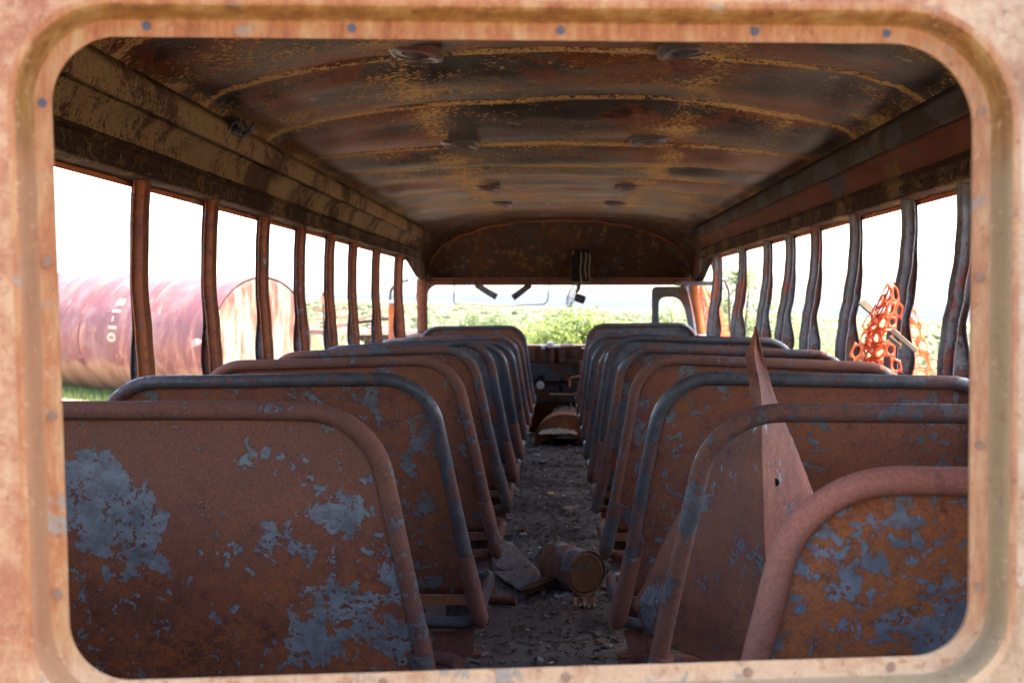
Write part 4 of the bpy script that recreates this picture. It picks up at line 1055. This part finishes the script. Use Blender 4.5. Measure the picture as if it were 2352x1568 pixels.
# tank
tk_c = W(603, 780, 22.4); axd = Vector((-.84, .545, -TX * -.84 * -1 + TY * .545)); axd = Vector((-.84, .545, TX * -.84 + TY * .545)).normalized()
TRd = 1.27
zc = gz(tk_c.x, tk_c.y) + TRd - .06; tk_c.z = zc
tank = root('storage_tank', (tk_c.x, tk_c.y, zc), 'huge rust-red cylindrical steel tank lying on the ground at the left, pale end cap', 'tank')
s = NT('tank steel', .55, .4); v = s.coord(False)
al = s.new('ShaderNodeVectorMath', operation='DOT_PRODUCT'); s.put(al.inputs[0], v); al.inputs[1].default_value = tuple(axd); al = al.outputs['Value']
xyz = s.sep(v)
sv = s.comb(s.math('MULTIPLY', al, 3.2), s.math('MULTIPLY', xyz[2], .9), 0.0)
n1 = s.noise(sv, 1.0, 12, .7, .9); n2 = s.noise(v, 1.2, 8, .6, .5)
c = s.ramp(n1, [(.3, (.10, .030, .030)), (.5, (.15, .048, .044)), (.62, (.24, .095, .07)), (.7, (.36, .19, .12))])
c = s.mix(s.math('MULTIPLY', s.step(n2, .5, .6), .45), c, (.20, .115, .105))
low = s.step(s.math('ADD', s.math('MULTIPLY', xyz[2], -1.0), s.math('MULTIPLY', s.math('SUBTRACT', n2, .5), 1.0)), .36, .56)
c = s.mix(s.math('MULTIPLY', low, .75), c, s.ramp(n1, [(.35, (.20, .08, .04)), (.55, (.36, .21, .12))]))
c = s.mix(s.step(s.noise(sv, 2.5, 6, .6), .66, .69), c, (.34, .22, .14))
s.color(c); M['tank'] = s.m
uu = Vector((0, 0, 1)) - axd * axd.z; uu.normalize(); ww = axd.cross(uu)
def tring(d, r_, n=64): return [tk_c + axd * d + (uu * math.cos(2 * math.pi * k / n) + ww * math.sin(2 * math.pi * k / n)) * r_ for k in range(n)]
LT_ = 9.0
mb = MB(); rws = []
for d in [0, .05] + [x * .45 for x in range(1, 20)] + [LT_]: rws.append(tring(d, TRd))
rws += [tring(LT_ + .1, TRd * .9), tring(LT_ + .16, TRd * .5), tring(LT_ + .18, .001)]
part('shell', mb.loft(rws, closed=True), 'tank', tank)
for d in (.02, 1.95, 3.9, 5.85, 7.8):
    part('weld_ring', MB().tube(tring(d, TRd + .004), .014, 6, closed=True), 'tank', tank)
s = NT('tank cap', .6, .3); v = s.coord(False); xyz = s.sep(v)
n1 = s.noise(s.vm('MULTIPLY', v, (3, 3, .6)), 1.6, 8, .6, .4)
c = s.ramp(s.math('ADD', n1, s.math('MULTIPLY', xyz[2], .10)), [(.44, (.27, .22, .165)), (.54, (.21, .125, .08)), (.64, (.12, .04, .025))])
s.color(c); M['tcap'] = s.m
part('end_cap', MB().loft([tring(-.02, .001), tring(-.02, TRd * .5), tring(-.01, TRd * .9), tring(.005, TRd * .965), tring(.02, TRd * .975)], closed=True), 'tcap', tank)
# outlet pipe
side = (ww if ww.y < 0 else -ww)
pp = tk_c + axd * .12 + (side * .96 + uu * .05).normalized() * TRd
dirp = (side * .9 - axd * .45 + uu * -.3).normalized()
part('outlet_pipe', MB().tube([pp - side * .05, pp + side * .22], .045, 10), 'scrap', tank)
part('outlet_cap', MB().disc(pp + side * .18, side, .07, 16, .07), 'scrap', tank)
# stencilled numbers running down the tank side
cu = bpy.data.curves.new('stencil', 'FONT'); cu.body = '81-10'; cu.size = .34; cu.extrude = 0; cu.align_x = 'LEFT'; cu.space_character = 1.15; cu.offset = .014
to = bpy.data.objects.new('stencil_tmp', cu); COL.objects.link(to)
dg = bpy.context.evaluated_depsgraph_get(); me = bpy.data.meshes.new_from_object(to.evaluated_get(dg)); bpy.data.objects.remove(to)
import bmesh
bm = bmesh.new(); bm.from_mesh(me); bmesh.ops.subdivide_edges(bm, edges=bm.edges[:], cuts=2); bmesh.ops.triangulate(bm, faces=bm.faces[:])
def tpt(along, ang, r_=TRd + .006): return tk_c + axd * along + (uu * math.cos(ang) + side * math.sin(ang)) * r_
vs = []
d0 = 2.95
for q in bm.verts:                           # text x runs down the tank, text y points to the right (towards the cap)
    vs.append(tpt(d0 - (q.co.y), R(52) + q.co.x / TRd))
fs = [[w_.index for w_ in f.verts] for f in bm.faces]; bm.free()
M['stencil'] = simple('faded cream stencil', (.40, .28, .20), .8, .15, 6)
part('stencilled_number', MB().add(vs, fs), 'stencil', tank, smooth=False, label='faded cream number running down the tank side')

# scrap trailer
YT = 42
tr_ = root('flatbed_trailer', gp(850, YT), 'rusty flatbed trailer loaded with scrap planks seen between the left posts', 'trailer')
a, b = W(722, 762, YT - 2), W(1000, 762, YT + 2)
part('deck', MB().bar(a, b, 1.9, .16), 'scrap', tr_, bevel=.01)
part('chassis_rail', MB().bar(a.lerp(b, .35) - Vector((0, .8, .2)), b - Vector((0, .8, .2)), .12, .22), 'iron', tr_)
for t in (.50, .84, .95):
    q = a.lerp(b, t); q = Vector((q.x, q.y - .75, gz(q.x, q.y) + .42))
    wl = part('wheel', MB().tube([q + Vector((0, -.13, 0)), q + Vector((0, -.12, 0)), q + Vector((0, .12, 0)), q + Vector((0, .13, 0))], lambda t_: .36 if t_ in (0, 1) else .42, 24), 'rod', tr_)
    part('rim', MB().disc(q + Vector((0, -.131, 0)), (0, -1, 0), .22, 18, .02), 'ash', wl)
part('reflector', MB().disc(W(838, 757, YT - 2.6), (0, -1, 0), .07, 16, .02), 'white', tr_)
stk_z = .08
for k, (p0, p1, w_, m_, lb) in enumerate((((768, 752), (880, 716), .35, 'scrap', 'long grey plank sloping up to the right on the scrap trailer'), ((790, 745), (905, 730), .2, 'iron', 'dark bar poking out to the right from the trailer load'),
        ((735, 750), (845, 738), .5, 'scrap', 'wide brown sheet lying lowest on the trailer load'), ((845, 752), (925, 748), .4, 'pink', 'pale board lying on the right end of the trailer'), ((745, 748), (800, 747), .25, 'ash', 'whitish board on the left end of the trailer'))):
    q0, q1 = W(*p0, YT - .6 + k * .3), W(*p1, YT - .4 + k * .3)
    tag(part('scrap_piece', MB().bar(q0, q1, w_, .10), m_, None, origin=(q0 + q1) / 2, bevel=.01), lb, 'scrap piece')
# marker post and rails left of the trailer
po = root('marker_barrier', gp(742, 38), 'thin orange and white barrier with two rails standing behind the tank end', 'barrier')
part('post', MB().tube([W(742, 672, 38), W(742, 690, 38), W(744, 760, 38), gp(745, 38)], .03, 8), 'iron', po)
M['red'] = simple('faded orange paint', (.75, .16, .09), .6)
part('flag_band', MB().tube([W(742, 680, 37.9), W(743, 697, 37.9)], .07, 10), 'red', po)
part('rail', MB().bar(W(722, 713, 38), W(800, 709, 38), .03, .05), 'red', po)
part('rail', MB().bar(W(722, 733, 38), W(800, 729, 38), .03, .05), 'red', po)
for k, (px, y, r_) in enumerate(((785, 27, .26), (830, 26, .2), (812, 29, .32), (875, 30, .22))):
    p = gp(px, y, .1); rock('boulder', p, r_, simple('pale rock %d' % k, (.50, .42, .34)), ['flat pale boulder below the left end of the trailer', 'small pale boulder nearest below the trailer', 'largest pale boulder below the trailer middle', 'pale boulder by the trailer wheel'][k], 'boulder', .5)  # rocks are whitish tan of their own
a = gp(262, 20.5, .06); b = gp(300, 20.3, .06); b = W(0, 0, 1) * 0 + b
tag(part('fallen_pole', MB().tube([a, b], .035, 8, jit=.1), 'scrap', None, origin=(a + b) / 2), 'short brown pole lying on the ground before the tank', 'pole')

# ------------------------------------------------------------------ haze, sky, sun
hz = NT('air haze'); hz.n.remove(hz.b)
pv = hz.new('ShaderNodeVolumePrincipled'); pv.inputs['Color'].default_value = (.72, .84, 1, 1); pv.inputs['Density'].default_value = 3.5e-6
pv.inputs['Anisotropy'].default_value = .2
hz.l.new(pv.outputs[0], hz.out.inputs['Volume'])
zb = min(gz(24000 * math.sin(a), 24000 * math.cos(a)) for a in [k * .1 for k in range(63)]) - 200
ztop = 1150
S = 26000
o = part('haze', MB().box((0, 0, (zb + ztop) / 2), (2 * S, 2 * S, ztop - zb)), hz.m, None, smooth=False); o['kind'] = 'stuff'

w = bpy.data.worlds.new('World'); sc.world = w; w.use_nodes = True
nt = w.node_tree; bg = nt.nodes['Background']; sky = nt.nodes.new('ShaderNodeTexSky'); sky.sky_type = 'NISHITA'; sky.sun_disc = False
SUN_EL, SUN_AZ = R(66), R(82)              # azimuth clockwise from +Y: to the right
sky.sun_elevation = SUN_EL; sky.sun_rotation = SUN_AZ; sky.air_density = .9; sky.dust_density = 3.0; sky.ozone_density = .1
nt.links.new(sky.outputs[0], bg.inputs[0]); bg.inputs[1].default_value = .15
sl = bpy.data.lights.new('sun', 'SUN'); sl.energy = 2.0; sl.angle = R(.6); sl.color = (1, .95, .88)
so = bpy.data.objects.new('sun', sl); COL.objects.link(so)
dirv = Vector((math.sin(SUN_AZ) * math.cos(SUN_EL), math.cos(SUN_AZ) * math.cos(SUN_EL), math.sin(SUN_EL)))
so.rotation_euler = dirv.to_track_quat('Z', 'Y').to_euler(); so.location = (5, -5, 12)

sc.view_settings.view_transform = 'Standard'; sc.view_settings.look = 'None'; sc.view_settings.exposure = 3.42; sc.view_settings.gamma = 1
sc.cycles.use_denoising = True; sc.cycles.max_bounces = 8; sc.cycles.diffuse_bounces = 5; sc.cycles.glossy_bounces = 3; sc.cycles.volume_bounces = 0
sc.cycles.transparent_max_bounces = 8; sc.cycles.sample_clamp_indirect = 8
